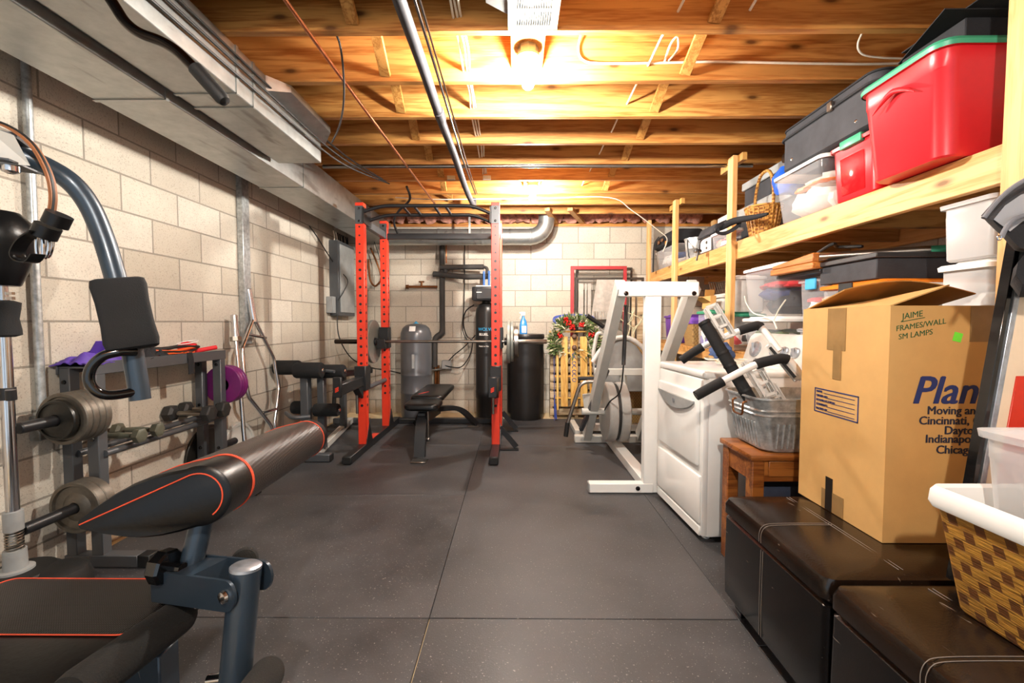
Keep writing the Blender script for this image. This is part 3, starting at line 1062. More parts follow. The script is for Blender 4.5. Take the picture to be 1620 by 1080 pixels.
M3 = Matrix.Rotation(.06, 4, 'Z')
s1 = pad(-.965, -.66, 3.72, 4.02, .41, .47, .06)
s1.rings([[(-.80 + math.cos(a) * .02, 3.73 + k, .44) for a in (0, 2, 4)] for k in (0, .01)])
build('seat_pad', s1, M['leatherg'], t)
bp = build('back_pad', pad(-.98, -.67, 4.05, 4.85, .43, .49, .05), M['leatherg'], t)
lg = MB()
for k in range(4):
    lg.obox((-.90 + k * .012, 4.2 + k * .02, .4907), .008, .12 - .01 * k, .001, Matrix.Rotation(-.3, 3, 'Z'))
build('emblem', lg, M['red'], bp)
build('spine', MB().beam((-.82, 3.8, .33), (-.82, 4.6, .26), .07, .1, .005).box(-.86, -.78, 3.86, 3.98, .33, .42, .004), M['blackp'], t)
fl = fillet([(-.81, 3.86, .34), (-.80, 3.70, .30), (-.80, 3.63, .045)], .16, 8)
build('front_leg', MB().ribbon(fl, (.09, 0, 0), .055), M['blackp'], t)
build('foot_plate', MB().box(-.87, -.74, 3.59, 3.68, .004, .014, .003), M['steel'], t)
build('rear_leg', MB().ribbon(fillet([(-.82, 4.55, .27), (-.6, 4.75, .25), (-.44, 4.86, .04)], .2, 8), (.05, -.05, 0), .05), M['blackp'], t)
build('foot_plate', MB().box(-.53, -.40, 4.84, 4.91, .004, .014, .003), M['steel'], t)
build('rear_leg', MB().ribbon(fillet([(-.82, 4.55, .27), (-.98, 4.75, .25), (-1.1, 4.86, .04)], .2, 8), (.05, .05, 0), .05), M['blackp'], t)
build('adjuster_rod', MB().cyl((-.745, 3.72, .41), (-.745, 3.72, .17), .007, seg=10).sphere((-.745, 3.72, .17), .018), M['steel'], t)
build('pop_pin', MB().cyl((-.86, 3.75, .335), (-.99, 3.75, .335), .012, seg=12), M['blackr'], t)

# ------------------------------------------------------------------ ab bench with foam rollers
t = thing('ab_bench', 'grey abdominal bench with black foam rollers beside the left wall', 'exercise bench', (-1.75, 4.2, 0))
build('front_beam', MB().box(-1.88, -1.555, 3.62, 3.69, .004, .065, .004), M['greysteel'], t)
build('end_cap', MB().box(-1.556, -1.545, 3.622, 3.688, .006, .063, .003), M['blackr'], t)
build('bolt', MB().lathe([(.012, 0), (.01, .006), (.002, .008)], (-1.79, 3.62, .035), (0, -1, 0), 12), M['chrome'], t)
build('post', MB().box(-1.83, -1.765, 3.70, 3.78, .06, .73, .004), M['greysteel'], t)
build('post', MB().box(-1.74, -1.68, 3.82, 3.88, .06, .72, .004), M['greysteel'], t)
build('floor_rail', MB().beam((-1.70, 3.66, .045), (-1.9, 5.02, .045), .06, .06, .004), M['ltsteel'], t)
build('rear_beam', MB().box(-2.1, -1.68, 5.0, 5.06, .004, .065, .004), M['greysteel'], t)
build('rear_post', MB().box(-1.86, -1.80, 4.6, 4.66, .05, .60, .004), M['greysteel'], t)


def roller(x0, x1, y, z, r, dy=0):
    L = Vector((x1 - x0, dy, 0)).length
    m_ = MB().lathe([(r - .02, 0), (r - .006, .006), (r, .02), (r, L - .02), (r - .006, L - .006), (r - .02, L)], (x0, y, z), (x1 - x0, dy, 0), 24)
    return m_


for x0, x1, y, z, r in ((-2.14, -1.91, 3.88, .77, .065), (-1.87, -1.63, 3.70, .765, .068), (-1.75, -1.5, 3.85, .74, .06), (-1.97, -1.85, 3.84, .42, .058), (-1.74, -1.52, 3.76, .415, .056)):
    ro = build('foam_roller', roller(x0, x1, y, z, r), M['foam'], t)
    build('hub_cap', MB().lathe([(.02, 0), (.014, .008), (.002, .01)], (x1 - .001, y, z), (1, 0, 0), 14), M['chrome'], ro)
build('roller_axle', MB().cyl((-2.0, 3.86, .765), (-1.55, 3.74, .75), .014).cyl((-1.93, 3.84, .42), (-1.6, 3.76, .415), .014).tube(fillet([(-1.9, 3.6, .42), (-1.8, 3.5, .40), (-1.68, 3.56, .40)], .05), .016), M['greysteel'], t)
build('backrest_frame', MB().beam((-1.62, 3.86, .70), (-1.62, 4.9, .62), .04, .03).beam((-1.9, 3.9, .70), (-1.9, 4.9, .62), .04, .03), M['blackp'], t)
bd = MB().hexa([(-1.91, 4.0, .66), (-1.61, 4.0, .66), (-1.61, 4.95, .60), (-1.91, 4.95, .60), (-1.91, 4.0, .73), (-1.61, 4.0, .73), (-1.61, 4.95, .66), (-1.91, 4.95, .66)], .015, 2)
build('backrest', bd, M['leatherg'], t)
build('adjuster_knob', MB().cyl((-1.66, 3.98, .40), (-1.65, 3.98, .53), .018), M['blackr'], t)

# ------------------------------------------------------------------ tanks at the back wall
t = thing('pressure_tank', 'dark grey well pressure tank standing at the back wall', 'tank', (-1.215, 5.45, 0))
px, py = -1.225, 5.42
build('shell', MB().lathe([(.17, -.01), (.185, .02), (.19, .10), (.19, .30), (.193, .305), (.193, .32), (.19, .325), (.19, .52), (.192, .525), (.192, .535), (.19, .54), (.19, .98), (.186, 1.04), (.165, 1.10), (.12, 1.14), (.06, 1.155), (.001, 1.16)], (px, py, 0), (0, 0, 1), 40), M['tank'], t)
build('valve_cap', MB().lathe([(.035, 0), (.03, .015), (.012, .02), (.012, .035)], (px, py, 1.15), (0, 0, 1), 16), M['bluet'], t)
build('label_sticker', MB().sheet(lambda u, v: Vector((px - .045 + .075 * u, py - math.sqrt(max(0, .178 ** 2 - (-.045 + .075 * u) ** 2)) - .004 + .03 * v, 1.065 + .06 * v)), 6, 2, .001), M['whitep'], t)
build('label_sticker', MB().sheet(lambda u, v: Vector((px - .01 + .03 * u, py - .1915, .62 + .17 * v)), 2, 2, .001), M['greyp'], t)

t = thing('softener_tank', 'tall black water softener tank with a control head, behind the right rack post', 'water softener', (-.34, 5.42, 0))
px, py = -.355, 5.42
sh = build('tank_body', MB().lathe([(.125, -.01), (.13, .02), (.13, .24), (.136, .25), (.136, .33), (.133, .34), (.133, 1.28), (.125, 1.34), (.10, 1.385), (.055, 1.41), (.05, 1.44)], (px, py, 0), (0, 0, 1), 36), M['brine'], t)


def wrap(z, x0):
    def f(c):
        a = (x0 + c.x) / .134
        q = .1345 + max(0, c.z)
        return Vector((px + q * math.sin(a), py - q * math.cos(a), z + c.y))
    return f


text('lettering', 'WOLVE', M['bluet'], sh, 0, (1, 0, 0), (0, 0, 1), .055, .0012, bend=wrap(1.07, -.10))
text('lettering', 'BLUEL', M['whitep'], sh, 0, (1, 0, 0), (0, 0, 1), .042, .0018, bend=wrap(1.012, -.085))
text('lettering', 'Made in Mic', M['whitep'], sh, 0, (1, 0, 0), (0, 0, 1), .026, .0008, bend=wrap(.875, -.09))
hd = build('control_head', MB().box(px - .165, px + .155, py - .14, py + .10, 1.435, 1.60, .015, 2).box(px - .11, px + .155, py - .15, py - .13, 1.45, 1.575, .006), M['darkp'], t)
build('head_cover', MB().box(px - .12, px + .15, py - .13, py + .09, 1.598, 1.615, .006), M['whitep'], hd)
build('nameplate', MB().box(px - .11, px - .045, py - .152, py - .149, 1.528, 1.536), M['whitep'], hd)
for dx, dy in ((-.03, .02), (.035, -.02)):
    build('blue_riser', MB().cyl((px + dx, py + dy, 1.6), (px + dx, py + dy, 1.80), .014, seg=12), M['bluepex'], t)

t = thing('brine_barrel', 'black plastic brine barrel with a flat lid at the back wall', 'barrel', (.12, 5.42, 0))
px, py = .125, 5.40
build('barrel', MB().lathe([(.21, -.01), (.222, .01), (.226, .1), (.226, .83), (.224, .86), (.226, .9), (.226, .98)], (px, py, 0), (0, 0, 1), 44), M['brine'], t)
build('lid', MB().lathe([(.232, .975), (.235, .98), (.235, 1.02), (.228, 1.03), (.001, 1.03)], (px, py, 0), (0, 0, 1), 44), M['brine'], t)
t = thing('spray_bottle', 'blue spray cleaner bottle standing on the black barrel lid', 'spray bottle', (.095, 5.40, 1.03))
px, py = .10, 5.36
build('bottle', MB().loft([(.045, .03, 1.031, .02), (.047, .032, 1.04, .02), (.046, .031, 1.14, .02), (.036, .026, 1.19, .018), (.017, .015, 1.225, .012), (.014, .014, 1.25, .012)], px, py, 5, True, True), M['bluel'], t)
build('label_sticker', MB().box(px - .02, px + .034, py - .036, py - .0325, 1.045, 1.13, .002), M['whitep'], t)
build('trigger_head', MB().box(px - .035, px + .025, py - .014, py + .014, 1.255, 1.30, .008, 2).box(px - .05, px - .033, py - .008, py + .008, 1.28, 1.295, .003).beam((px - .025, py, 1.255), (px - .045, py, 1.215), .014, .008), M['whitep'], t)

# pipes at the back wall
y = 5.64
t = thing('insulated_pipe', 'vertical water pipe in black foam insulation on the back wall', 'pipe', (-.95, y, 0))
xa = P(700, 500, y).x
build('upper_run', MB().tube([(xa, y, 2.3), (xa, y, 1.02)], .034, 14), M['insul'], t)
build('offset', MB().tube(fillet([(xa, y, 1.08), (xa - .01, y - .01, 1.03), (xa - .09, y - .02, .98), (xa - .1, y - .02, .9), (xa - .1, y - .02, .6)], .05), .036, 14), M['insul'], t)
build('bare_end', MB().cyl((xa - .09, y - .02, .62), (xa - .09, y - .02, -.01), .018).cyl((xa - .06, y, .62), (xa - .06, y, -.01), .02), M['brass'], t)
build('valve', MB().cyl((xa - .14, y - .05, .56), (xa + .04, y - .05, .58), .018).cyl((xa + .02, y - .05, .58), (xa + .02, y - .05, .66), .008).sphere((xa - .15, y - .05, .56), .03), M['steel'], t)
build('switch_box', MB().box(xa, xa + .12, y - .09, y, .58, .69, .006), M['greyp'], t)
za, zb = P(700, 422, 5.55).z, P(700, 437, 5.5).z
build('branch_run', MB().tube([(xa - .02, 5.6, za), P(765, 422, 5.52)], .033, 14).tube(fillet([P(765, 422, 5.52), P(771, 424, 5.5), P(770, 440, 5.5)], .03), .02, 10), M['insul'], t)
build('branch_run', MB().tube([P(686, 433, 5.62), P(740, 438, 5.5), P(772, 437, 5.48)], .035, 14), M['insul'], t)
build('link', MB().tube([(xa + .05, 5.6, za), (xa + .05, 5.6, zb)], .03, 12), M['insul'], t)
t = thing('water_tap', 'old brass pipe stub with a tap on the back wall above the grey tank', 'tap', (-1.2, 5.66, 1.6))
p0, p1 = P(643, 453.5, 5.64), P(692, 453.5, 5.64)
build('stub_pipe', MB().cyl(p0, p1, .016).cyl(p0 + Vector((-.005, 0, 0)), p0 + Vector((.03, 0, 0)), .026), M['brass'], t)
q = P(667, 453, 5.64)
build('tap_handle', MB().cyl(q, q + Vector((0, 0, .06)), .012).cyl(q + Vector((-.035, 0, .06)), q + Vector((.035, 0, .06)), .01), M['brass'], t)
build('copper_riser', MB().cyl(P(706, 380, 5.66), P(706, 416, 5.66), .008), M['copper'], label='thin copper riser beside the black insulated pipe', cat='pipe')
cable('black_cable', [P(735, 380, 5.68), P(735, 430, 5.68), P(734, 480, 5.68), P(732, 520, 5.66), P(740, 540, 5.6)], .007, 'cableb', 'thin black wire running straight down the back wall')
cable('black_cable', [P(750, 482, 5.33), P(737, 492, 5.4), P(733, 510, 5.45), P(738, 530, 5.45), P(748, 538, 5.45)], .008, 'cableb', 'black cord curving out of the softener head')
cable('black_cable', [P(752, 530, 5.45), P(735, 548, 5.5), P(718, 562, 5.55), P(705, 576, 5.56)], .007, 'cableb', 'black cord running from the grey wall box up to the softener')
cable('black_cable', [P(748, 540, 5.5), P(744, 560, 5.5), P(730, 580, 5.5), P(712, 580, 5.54), P(702, 577, 5.56)], .007, 'cableb', 'black cord sagging below the grey wall box')
# ------------------------------------------------------------------ dumbbell rack on the left wall
t = thing('dumbbell_rack', 'grey steel dumbbell rack with plate horns against the block wall', 'weight rack', (-2.03, 2.5, 0))
ya, yb = 2.06, 2.93
for y in (ya, yb):
    build('post', MB().box(-2.02, -1.965, y - .025, y + .025, .05, .96, .003), M['greysteel'], t)
    build('post', MB().box(-2.14, -2.09, y - .025, y + .025, .05, .96, .003), M['greysteel'], t)
    build('foot', MB().box(-2.15, -1.80, y - .028, y + .028, .004, .06, .003), M['greysteel'], t)
    build('end_cap', MB().box(-1.80, -1.74, y - .03, y + .03, .003, .062, .004), M['blackr'], t)
    for x in (-1.9925, -2.115):
        for z in (.89, .62, .33):
            build('bolt', MB().lathe([(.011, 0), (.009, .006), (.002, .008)], (x, y - .025, z), (0, -1, 0), 10), M['blackg'], t)
build('top_shelf', MB().box(-2.145, -1.965, ya - .025, yb + .025, .955, .963).box(-1.975, -1.963, ya - .03, yb + .03, .925, .985, .002).box(-2.15, -2.14, ya - .03, yb + .03, .925, .985, .002), M['greysteel'], t)
for x in (-1.96, -2.09):
    build('dumbbell_rail', MB().cyl((x, ya, .545), (x, yb, .545), .016, seg=14), M['greysteel'], t)
    build('lower_rail', MB().cyl((x, ya, .20), (x, yb, .20), .016, seg=14), M['greysteel'], t)
for z in (.745, .33):
    build('plate_horn', MB().lathe([(.024, 0), (.024, .30), (.02, .305)], (-1.995, ya - .024, z), (0, -1, 0), 18), M['blackp'], t)
    build('plate_horn', MB().lathe([(.024, 0), (.024, .125), (.02, .13)], (-1.995, yb + .024, z), (0, 1, 0), 18), M['blackp'], t)

yp = ya - .036
names = ['innermost iron plate of the upper stack on the near rack horn', 'second iron plate from the rack post on the upper near horn', 'third iron plate from the rack post on the upper near horn', 'fourth iron plate from the rack post on the upper near horn']
for k in range(4):
    plate('weight_plate', 'iron', .116, .029, names[k], (-1.995, yp - .031 * k, .745), (0, -1, 0), 'iron plates on the rack horns')
plate('weight_plate', 'iron2', .088, .026, 'small dark plate outermost on the upper near rack horn', (-1.995, yp - .126, .745), (0, -1, 0))
for k in range(2):
    plate('weight_plate', 'iron', .118, .042, ['iron plate against the post on the lower near rack horn', 'outer iron plate on the lower near rack horn'][k], (-1.995, yp - .044 * k, .33), (0, -1, 0), 'iron plates on the rack horns')
for k in range(3):
    plate('weight_plate', 'purple', .13, .026, ['purple vinyl plate against the far rack post', 'middle of the three purple vinyl plates', 'outermost purple vinyl plate nearest the hex bars'][k], (-1.995, yb + .032 + .029 * k, .745), (0, 1, 0), 'purple plates on the rack')
M45 = Matrix.Rotation(.12, 3, 'Y')
plate('weight_plate', 'iron2', .225, .018, 'big dark plate standing on the floor flat against the wall behind the rack', (-2.168, 3.04, .227), (1, 0, 0), rim=.9)
plate('weight_plate', 'ltsteel', .20, .03, 'pale grey plate standing behind the big dark plate at the wall', (-2.148, 3.33, .205), (1, 0, 0))


def dumbbell_proto(m, r, L):
    th = thing('dumbbell', 'x', 'dumbbell')
    for s in (-1, 1):
        a = L / 2 * s
        i = (L / 2 - r * 1.15) * s
        build('head', MB().lathe([(r * .6, 0), (r * .98, .012), (r, .02), (r, r * 1.05), (r * .8, r * 1.15), (.02, r * 1.15 + .002)], (i, 0, 0), (s, 0, 0), 6), m, th, smooth=20)
    build('grip', MB().lathe([(.013, 0), (.0165, L * .25), (.013, L * .5)], (-L * .25, 0, 0), (1, 0, 0), 14), M['steel'] if m is M['hexb'] else m, th)
    return th


def put(o, loc, rz, label):
    o.location = loc
    o.rotation_euler = (0, 0, rz)
    o['label'] = label
    return o


zr = .561
d1 = dumbbell_proto(M['hexg'], .038, .24)
d1['group'] = 'dumbbells on the rack'
put(d1, (-2.015, 2.20, zr + .034), .0, 'olive grey hex dumbbell nearest the near rack posts')
dup(d1, (-2.025, 2.32, zr + .034), .05, 'second olive grey hex dumbbell from the near posts')
d2 = dumbbell_proto(M['hexb'], .052, .29)
d2['group'] = 'dumbbells on the rack'
put(d2, (-2.02, 2.69, zr + .046), 0, 'black hex dumbbell nearer the camera of the big pair')
dup(d2, (-2.02, 2.82, zr + .046), .04, 'black hex dumbbell next to the far rack posts')

# things lying on top of the rack
def crumple(cx, cy, cz, hx, hy, h, seed):
    return lambda u, v: Vector((cx + hx * (2 * u - 1) * (1 + .25 * noise.noise(Vector((u * 3, v * 3, seed)))), cy + hy * (2 * v - 1), cz + h * (.35 + abs(noise.noise(Vector((u * 4, v * 5, seed + 4))))) * math.sin(PI * min(max(u, .03), .97)) ** .5 * math.sin(PI * min(max(v, .03), .97)) ** .5))


build('folded_cloth', MB().sheet(crumple(-2.06, 2.16, .966, .1, .15, .09, 2), 18, 20, .004).sheet(lambda u, v: Vector((-2.10 + .06 * u + .03 * v, 2.12 + .2 * v, .985 + .095 * u * (1 - v * .55) + .01 * math.sin(6 * v))), 6, 12, .003), M['violet'], label='crumpled purple cloth bag on the near end of the rack top', cat='bag')
build('folded_cloth', MB().sheet(crumple(-2.05, 2.42, .966, .08, .10, .12, 5), 14, 14, .004), M['blackc'], label='small black cloth pouch on the rack top behind the purple bag', cat='pouch')
rg = random.Random(3)
for i, (mm, nm) in enumerate((('bluet', 'light blue'), ('oranget', 'orange'), ('cableb', 'black'), ('oranget', 'red-orange'), ('blackr', 'thick black'))):
    pts = []
    for k in range(22):
        a = 2 * PI * k / 22
        pts.append((-2.05 + .075 * math.cos(a) * (1 + .1 * math.sin(2 * a + i)), 2.56 + .19 * math.sin(a) * (1 + .08 * math.cos(3 * a + i)) + .012 * i, .978 + .011 * i + .006 * math.sin(3 * a + i * 2)))
    build('resistance_band', MB().tube(pts, .0075, 8, True), M[mm], label=nm + ' coiled rubber resistance band in the heap on the rack top', cat='exercise band', group='exercise bands on the rack')
build('band_strap', MB().ribbon([(-2.0, 2.62, .99), (-1.965, 2.63, .99), (-1.957, 2.63, .95), (-1.955, 2.63, .86)], (0, .045, 0), .003), M['blackc'], label='black band end hanging over the edge of the rack top', cat='strap')
t = thing('jump_rope', 'red handled strap lying at the far end of the rack top', 'strap', (-2.05, 2.8, .97))
build('handle', MB().cyl((-2.06, 2.80, .985), (-2.0, 2.92, 1.005), .014), M['redc'], t)
build('pad', MB().blob((-2.07, 2.76, 1.01), .07, (.6, 1, .55), .2, 3), M['redc'], t)
build('loop', MB().tube([(-2.07 + .04 * math.cos(a), 2.76 + .075 * math.sin(a), 1.045 + .01 * math.sin(a)) for a in [k * PI / 8 for k in range(16)]], .003, 6, True), M['whitep'], t)

# ------------------------------------------------------------------ bars leaning on the wall
def lean(px, py, z0=0):
    # points on a plane leaning against the left wall: foot 0.22 m out, top touching
    q = P(px, py, 3.35)
    for _ in range(4):
        x = -1.93 - .19 * min(max(q.z / 1.45, 0), 1)
        q = PX(px, py, x)
    return q


t = thing('hex_bar', 'chrome hex trap bar standing upright against the left wall', 'barbell', (-1.95, 3.4, 0))
top = lean(393, 457)
nk = lean(402, 509)
bot = lean(446, 705)
dr = (bot - top).normalized()
build('sleeve', MB().lathe([(.022, 0), (.0255, .004), (.0255, (nk - top).length)], top, nk - top, 18), M['chrome'], t)
La = [lean(400, 506), lean(383, 551), lean(386, 590), lean(393, 628), lean(428, 672)]
Ra = [lean(404, 508), lean(433, 567), lean(441, 612), lean(434, 668), lean(438, 690)]
end = lean(437, 700)
build('hex_frame', MB().tube(fillet(La + [end], .03), .015, 12), M['chrome'], t)
build('hex_frame', MB().tube(fillet(Ra + [end], .03), .015, 12), M['chrome'], t)
build('cross_tie', MB().cyl(lean(393, 529), lean(420, 534), .012), M['chrome'], t)
build('grip_handle', MB().cyl(lean(414, 653), lean(437, 647), .014), M['chrome'], t)
gp = Vector((-1.925, end.y - .08, .004))
build('sleeve', MB().cyl(end, gp, .0255, seg=18), M['chrome'], t)
t = thing('curl_bar', 'shorter chrome bar leaning on the left wall beside the hex bar', 'barbell', (-1.98, 3.2, 0))
a, b, c = lean(370, 498), lean(373, 533), lean(386, 690)
build('sleeve', MB().lathe([(.02, 0), (.0245, .004), (.0245, (b - a).length)], a, b - a, 18), M['chrome'], t)
build('collar', MB().cyl(b, b + (c - b).normalized() * .03, .04, seg=8), M['steel'], t)
g = b + (c - b) * 1.35
g.z = max(g.z, .02)
build('shaft', MB().cyl(b, g, .014, seg=14), M['chrome'], t)

# ------------------------------------------------------------------ standing reflex bag
t = thing('reflex_bag', 'black speed ball on a chrome pole with a spring and round black base', 'punching bag', (-1.97, 1.7, 0))
bx, by = P(5, 500, 1.7).x, 1.70
ps = lambda y: P(4, y, 1.7).z
z = [ps(v) for v in (333, 345, 370, 395, 425, 452, 475, 533, 613, 632, 808, 838, 880, 900)]
build('ball', MB().lathe([(.05, z[5]), (.054, z[5] + .004), (.078, z[4]), (.097, z[3]), (.107, (z[2] + z[3]) / 2), (.109, z[2]), (.09, z[1] - .01), (.06, z[0] - .005), (.02, z[0]), (.001, z[0] + .001)], (bx, by, 0), (0, 0, 1), 32), M['leatherg'], t)
build('neck', MB().cyl((bx, by, z[6] - .01), (bx, by, z[5] + .01), .018).box(bx - .045, bx + .045, by - .006, by + .006, z[6] + .002, z[6] + .014).box(bx - .045, bx + .045, by - .006, by + .006, z[6] + .022, z[6] + .032), M['chrome'], t)
zc = (z[6] + z[7]) / 2
build('foam_collar', MB().lathe([(.03, z[7]), (.05, z[7] + .008), (.049, z[7] + .03), (.043, zc), (.049, z[6] - .03), (.051, z[6] - .008), (.03, z[6])], (bx, by, 0), (0, 0, 1), 28), M['foam'], t)
build('pole', MB().cyl((bx, by, z[11] - .02), (bx, by, z[6] + .005), .0205, seg=24), M['chrome'], t)
build('clamp', MB().cyl((bx, by, z[9]), (bx, by, z[8]), .026, seg=24).cyl((bx + .02, by - .01, (z[8] + z[9]) / 2), (bx + .055, by - .03, (z[8] + z[9]) / 2 - .01), .012).cyl((bx + .047, by - .026, (z[8] + z[9]) / 2 - .02), (bx + .05, by - .03, (z[8] + z[9]) / 2 + .02), .016), M['blackp'], t)
build('spring_cup', MB().cyl((bx, by, z[11]), (bx, by, z[10]), .03, seg=24), M['greyp'], t)
build('spring_base', MB().lathe([(.055, z[13] - .005), (.055, z[13] + .004), (.036, z[13] + .006), (.034, z[12] + .03), (.015, z[12] + .03)], (bx, by, 0), (0, 0, 1), 28), M['greyp'], t)
zb0, zb1 = z[12] + .03, z[11]
build('spring', MB().tube([(bx + .025 * math.cos(k * .5), by + .025 * math.sin(k * .5), zb0 + (zb1 - zb0) * k / 88) for k in range(89)], .004, 6), M['steel'], t)
ztop = z[13] - .003
build('base', MB().lathe([(.14, 0), (.145, .01), (.142, ztop - .07), (.134, ztop - .025), (.11, ztop - .004), (.001, ztop)], (bx + .01, by, 0), (0, 0, 1), 40), M['blackr'], t)
build('base_lobe', MB().lathe([(.10, 0), (.105, .02), (.105, ztop - .06), (.09, ztop - .02), (.06, ztop - .004), (.001, ztop - .002)], (bx + .13, by + .04, 0), (0, 0, 1), 32), M['blackr'], t)

# ------------------------------------------------------------------ home gym in the foreground
t = thing('home_gym', 'dark blue-grey home gym with black padded seat, curl pad and press arm in the foreground', 'home gym', (-1.1, 1.0, 0))
D = 1.15
arm = spline([P(-60, 205, 1.0), P(10, 238, 1.06), P(70, 262, 1.1), P(112, 288, 1.12), P(142, 326, 1.14), P(165, 380, 1.15), P(183, 440, 1.15), P(200, 505, 1.15), P(217, 598, 1.15), P(222, 632, 1.15)], 6)
ar = build('press_arm', MB().tube(arm, .0235, 22), M['blue'], t)
for s in (-1, 1):
    br_ = MB().hexa([P(-30, 196 + s, 1.02 + s * .04), P(22, 214, 1.03 + s * .045), P(48, 262, 1.05 + s * .045), P(-30, 256, 1.02 + s * .045)] + [P(-30, 196 + s, 1.025 + s * .04), P(22, 214, 1.035 + s * .045), P(48, 262, 1.055 + s * .045), P(-30, 256, 1.025 + s * .045)])
    build('arm_bracket', br_, M['ltsteel'], t)
build('bracket_lip', MB().beam(P(-20, 256, 1.0), P(42, 264, 1.02), .1, .004).beam(P(0, 216, 1.04), P(38, 223, 1.06), .07, .012), M['greysteel'], t)
q = P(17, 263, 1.0)
build('bracket_bolt', MB().lathe([(.016, 0), (.016, -.012), (.008, -.016)], q, (0, 0, 1), 12), M['chrome'], t)
# foam sleeve round the arm
a3, b3 = P(186, 442, 1.13), P(212, 552, 1.13)
ax = (b3 - a3).normalized()
sd = ax.cross(Vector((0, 1, 0))).normalized()
fd = (Vector((0, 0, CAMZ)) - (a3 + b3) / 2)
fd = (fd - ax * fd.dot(ax)).normalized()
sd = ax.cross(fd).normalized()
L = (b3 - a3).length
rs = []
for k, (hw, hd_, h) in enumerate([(.046, .024, 0), (.053, .031, .004), (.056, .034, .02), (.053, .033, L * .33), (.053, .033, L * .66), (.056, .034, L - .02), (.053, .031, L - .004), (.046, .024, L)]):
    rs.append([a3 + ax * h + sd * x + fd * y_ for x, y_ in rrect(hw, hd_, .012, 5)])
build('foam_sleeve', MB().rings(rs), M['foam'], t)
hp = fillet([P(222, 555, 1.10), P(165, 560, 1.08), P(126, 590, 1.06), P(150, 632, 1.07), P(218, 622, 1.12)], .045, 9)
hp = [P(214, 556, 1.13)] + spline([P(190, 556, 1.1), P(163, 563, 1.08), P(144, 582, 1.07), P(141, 603, 1.07), P(154, 620, 1.08), P(178, 625, 1.1), P(216, 619, 1.14)], 6)
build('handle', MB().tube(hp, .012, 16), M['blackg'], ar)
# curl pad: roll along y with a wedge that reaches toward the seat
pa, pb_ = P(318, 783, 1.0), P(490, 691, 1.78)
axd = (pb_ - pa).normalized()
u_ = Vector((0, 0, 1)) - axd * axd.z
u_.normalize()
l_ = u_.cross(axd)
if l_.x > 0:
    l_ = -l_
rr = .0715
tip = P(133, 826, .965) - pa
tl, tu = tip.dot(l_), tip.dot(u_)


def teardrop(scale, n=26):
    r = rr * scale
    al = math.atan2(tu, tl)
    dist = math.hypot(tl, tu)
    be = math.acos(min(1, (r - .012) / dist))
    o = []
    for k in range(n + 1):
        a = al + be + (2 * PI - 2 * be) * k / n
        o.append((r * math.cos(a), r * math.sin(a)))
    # bulging flank and rounded tip
    f = (dist - .014) / dist
    for k in range(1, 6):
        f_ = k / 6
        a0_, a1_ = al + be + 2 * PI - 2 * be, al - be
        q0_, q1_ = (r * math.cos(a1_), r * math.sin(a1_)), (tl * f + .014 * math.cos(a1_), tu * f + .014 * math.sin(a1_))
        bz = .022 * math.sin(PI * f_)
        o.append((q0_[0] * (1 - f_) + q1_[0] * f_ + bz * math.cos(a1_), q0_[1] * (1 - f_) + q1_[1] * f_ + bz * math.sin(a1_)))
    for k in range(7):
        a = al - be + 2 * be * k / 6
        o.append((tl * f + .014 * math.cos(a), tu * f + .014 * math.sin(a)))
    a = al + be
    for k in range(1, 6):
        f_ = k / 6
        bz = .02 * math.sin(PI * f_)
        o.append(((tl * f + .014 * math.cos(a)) * (1 - f_) + (r * f_ + bz) * math.cos(a), (tu * f + .014 * math.sin(a)) * (1 - f_) + (r * f_ + bz) * math.sin(a)))
    return o


def td(scale, h):
    return [pa + axd * h + l_ * x + u_ * y_ for x, y_ in teardrop(scale)]


Lr = (pb_ - pa).length
h1 = .10
build('curl_pad', MB().rings([td(.86, -.012), td(.97, -.006), td(1, .006), td(1, h1)]), M['leatherg'], t)
cp = build('curl_roll', MB().rings([td(.995, h1), td(.995, Lr - .06)]), M['mesh'], t)
build('curl_end', MB().rings([td(1, Lr - .06), td(1, Lr - .006), td(.97, Lr), td(.8, Lr + .008)]), M['leatherg'], t)


def pad_mat():
    t_ = NT('carbon_roll')
    v = t_.coords(jitter=False)
    wv = t_.n('ShaderNodeTexWave', Scale=52.0, Distortion=0.0)
    wv.bands_direction = 'Y'
    t_.l(v, wv.inputs['Vector'])
    wz = t_.n('ShaderNodeTexWave', Scale=40.0, Distortion=0.0)
    wz.bands_direction = 'Z'
    t_.l(v, wz.inputs['Vector'])
    ml = t_.n('ShaderNodeMath', operation='MULTIPLY_ADD')
    t_.l(wz.outputs['Fac'], ml.inputs[0])
    ml.inputs[1].default_value = .35
    t_.l(wv.outputs['Fac'], ml.inputs[2])
    t_.l(t_.ramp(ml.outputs[0], [(.2, srgb('1a1716')), (.9, srgb('3b3532'))]), t_.b.inputs['Base Color'])
    t_.b.inputs['Roughness'].default_value = .33
    t_.bump(ml.outputs[0], .5, .0015)
    return t_.m


cp.data.materials[0] = pad_mat()
sq = MB()
for h in (h1 - .002, h1 + .004):
    sq.tube([pa + axd * h + l_ * x + u_ * y_ for x, y_ in teardrop(1.012, 26)], .0018, 6, True)
sq.tube([pa + axd * (Lr - .06) + l_ * x + u_ * y_ for x, y_ in teardrop(1.012, 26)], .0018, 6, True)
ins_ = [(tl * .985, tu * .985)] + teardrop(.74, 22)[0:19]
sq.tube([pa + axd * -.0135 + l_ * x + u_ * y_ for x, y_ in ins_] + [], .0017, 6)
build('piping', sq, M['stitch'], cp, label='orange stitched piping')
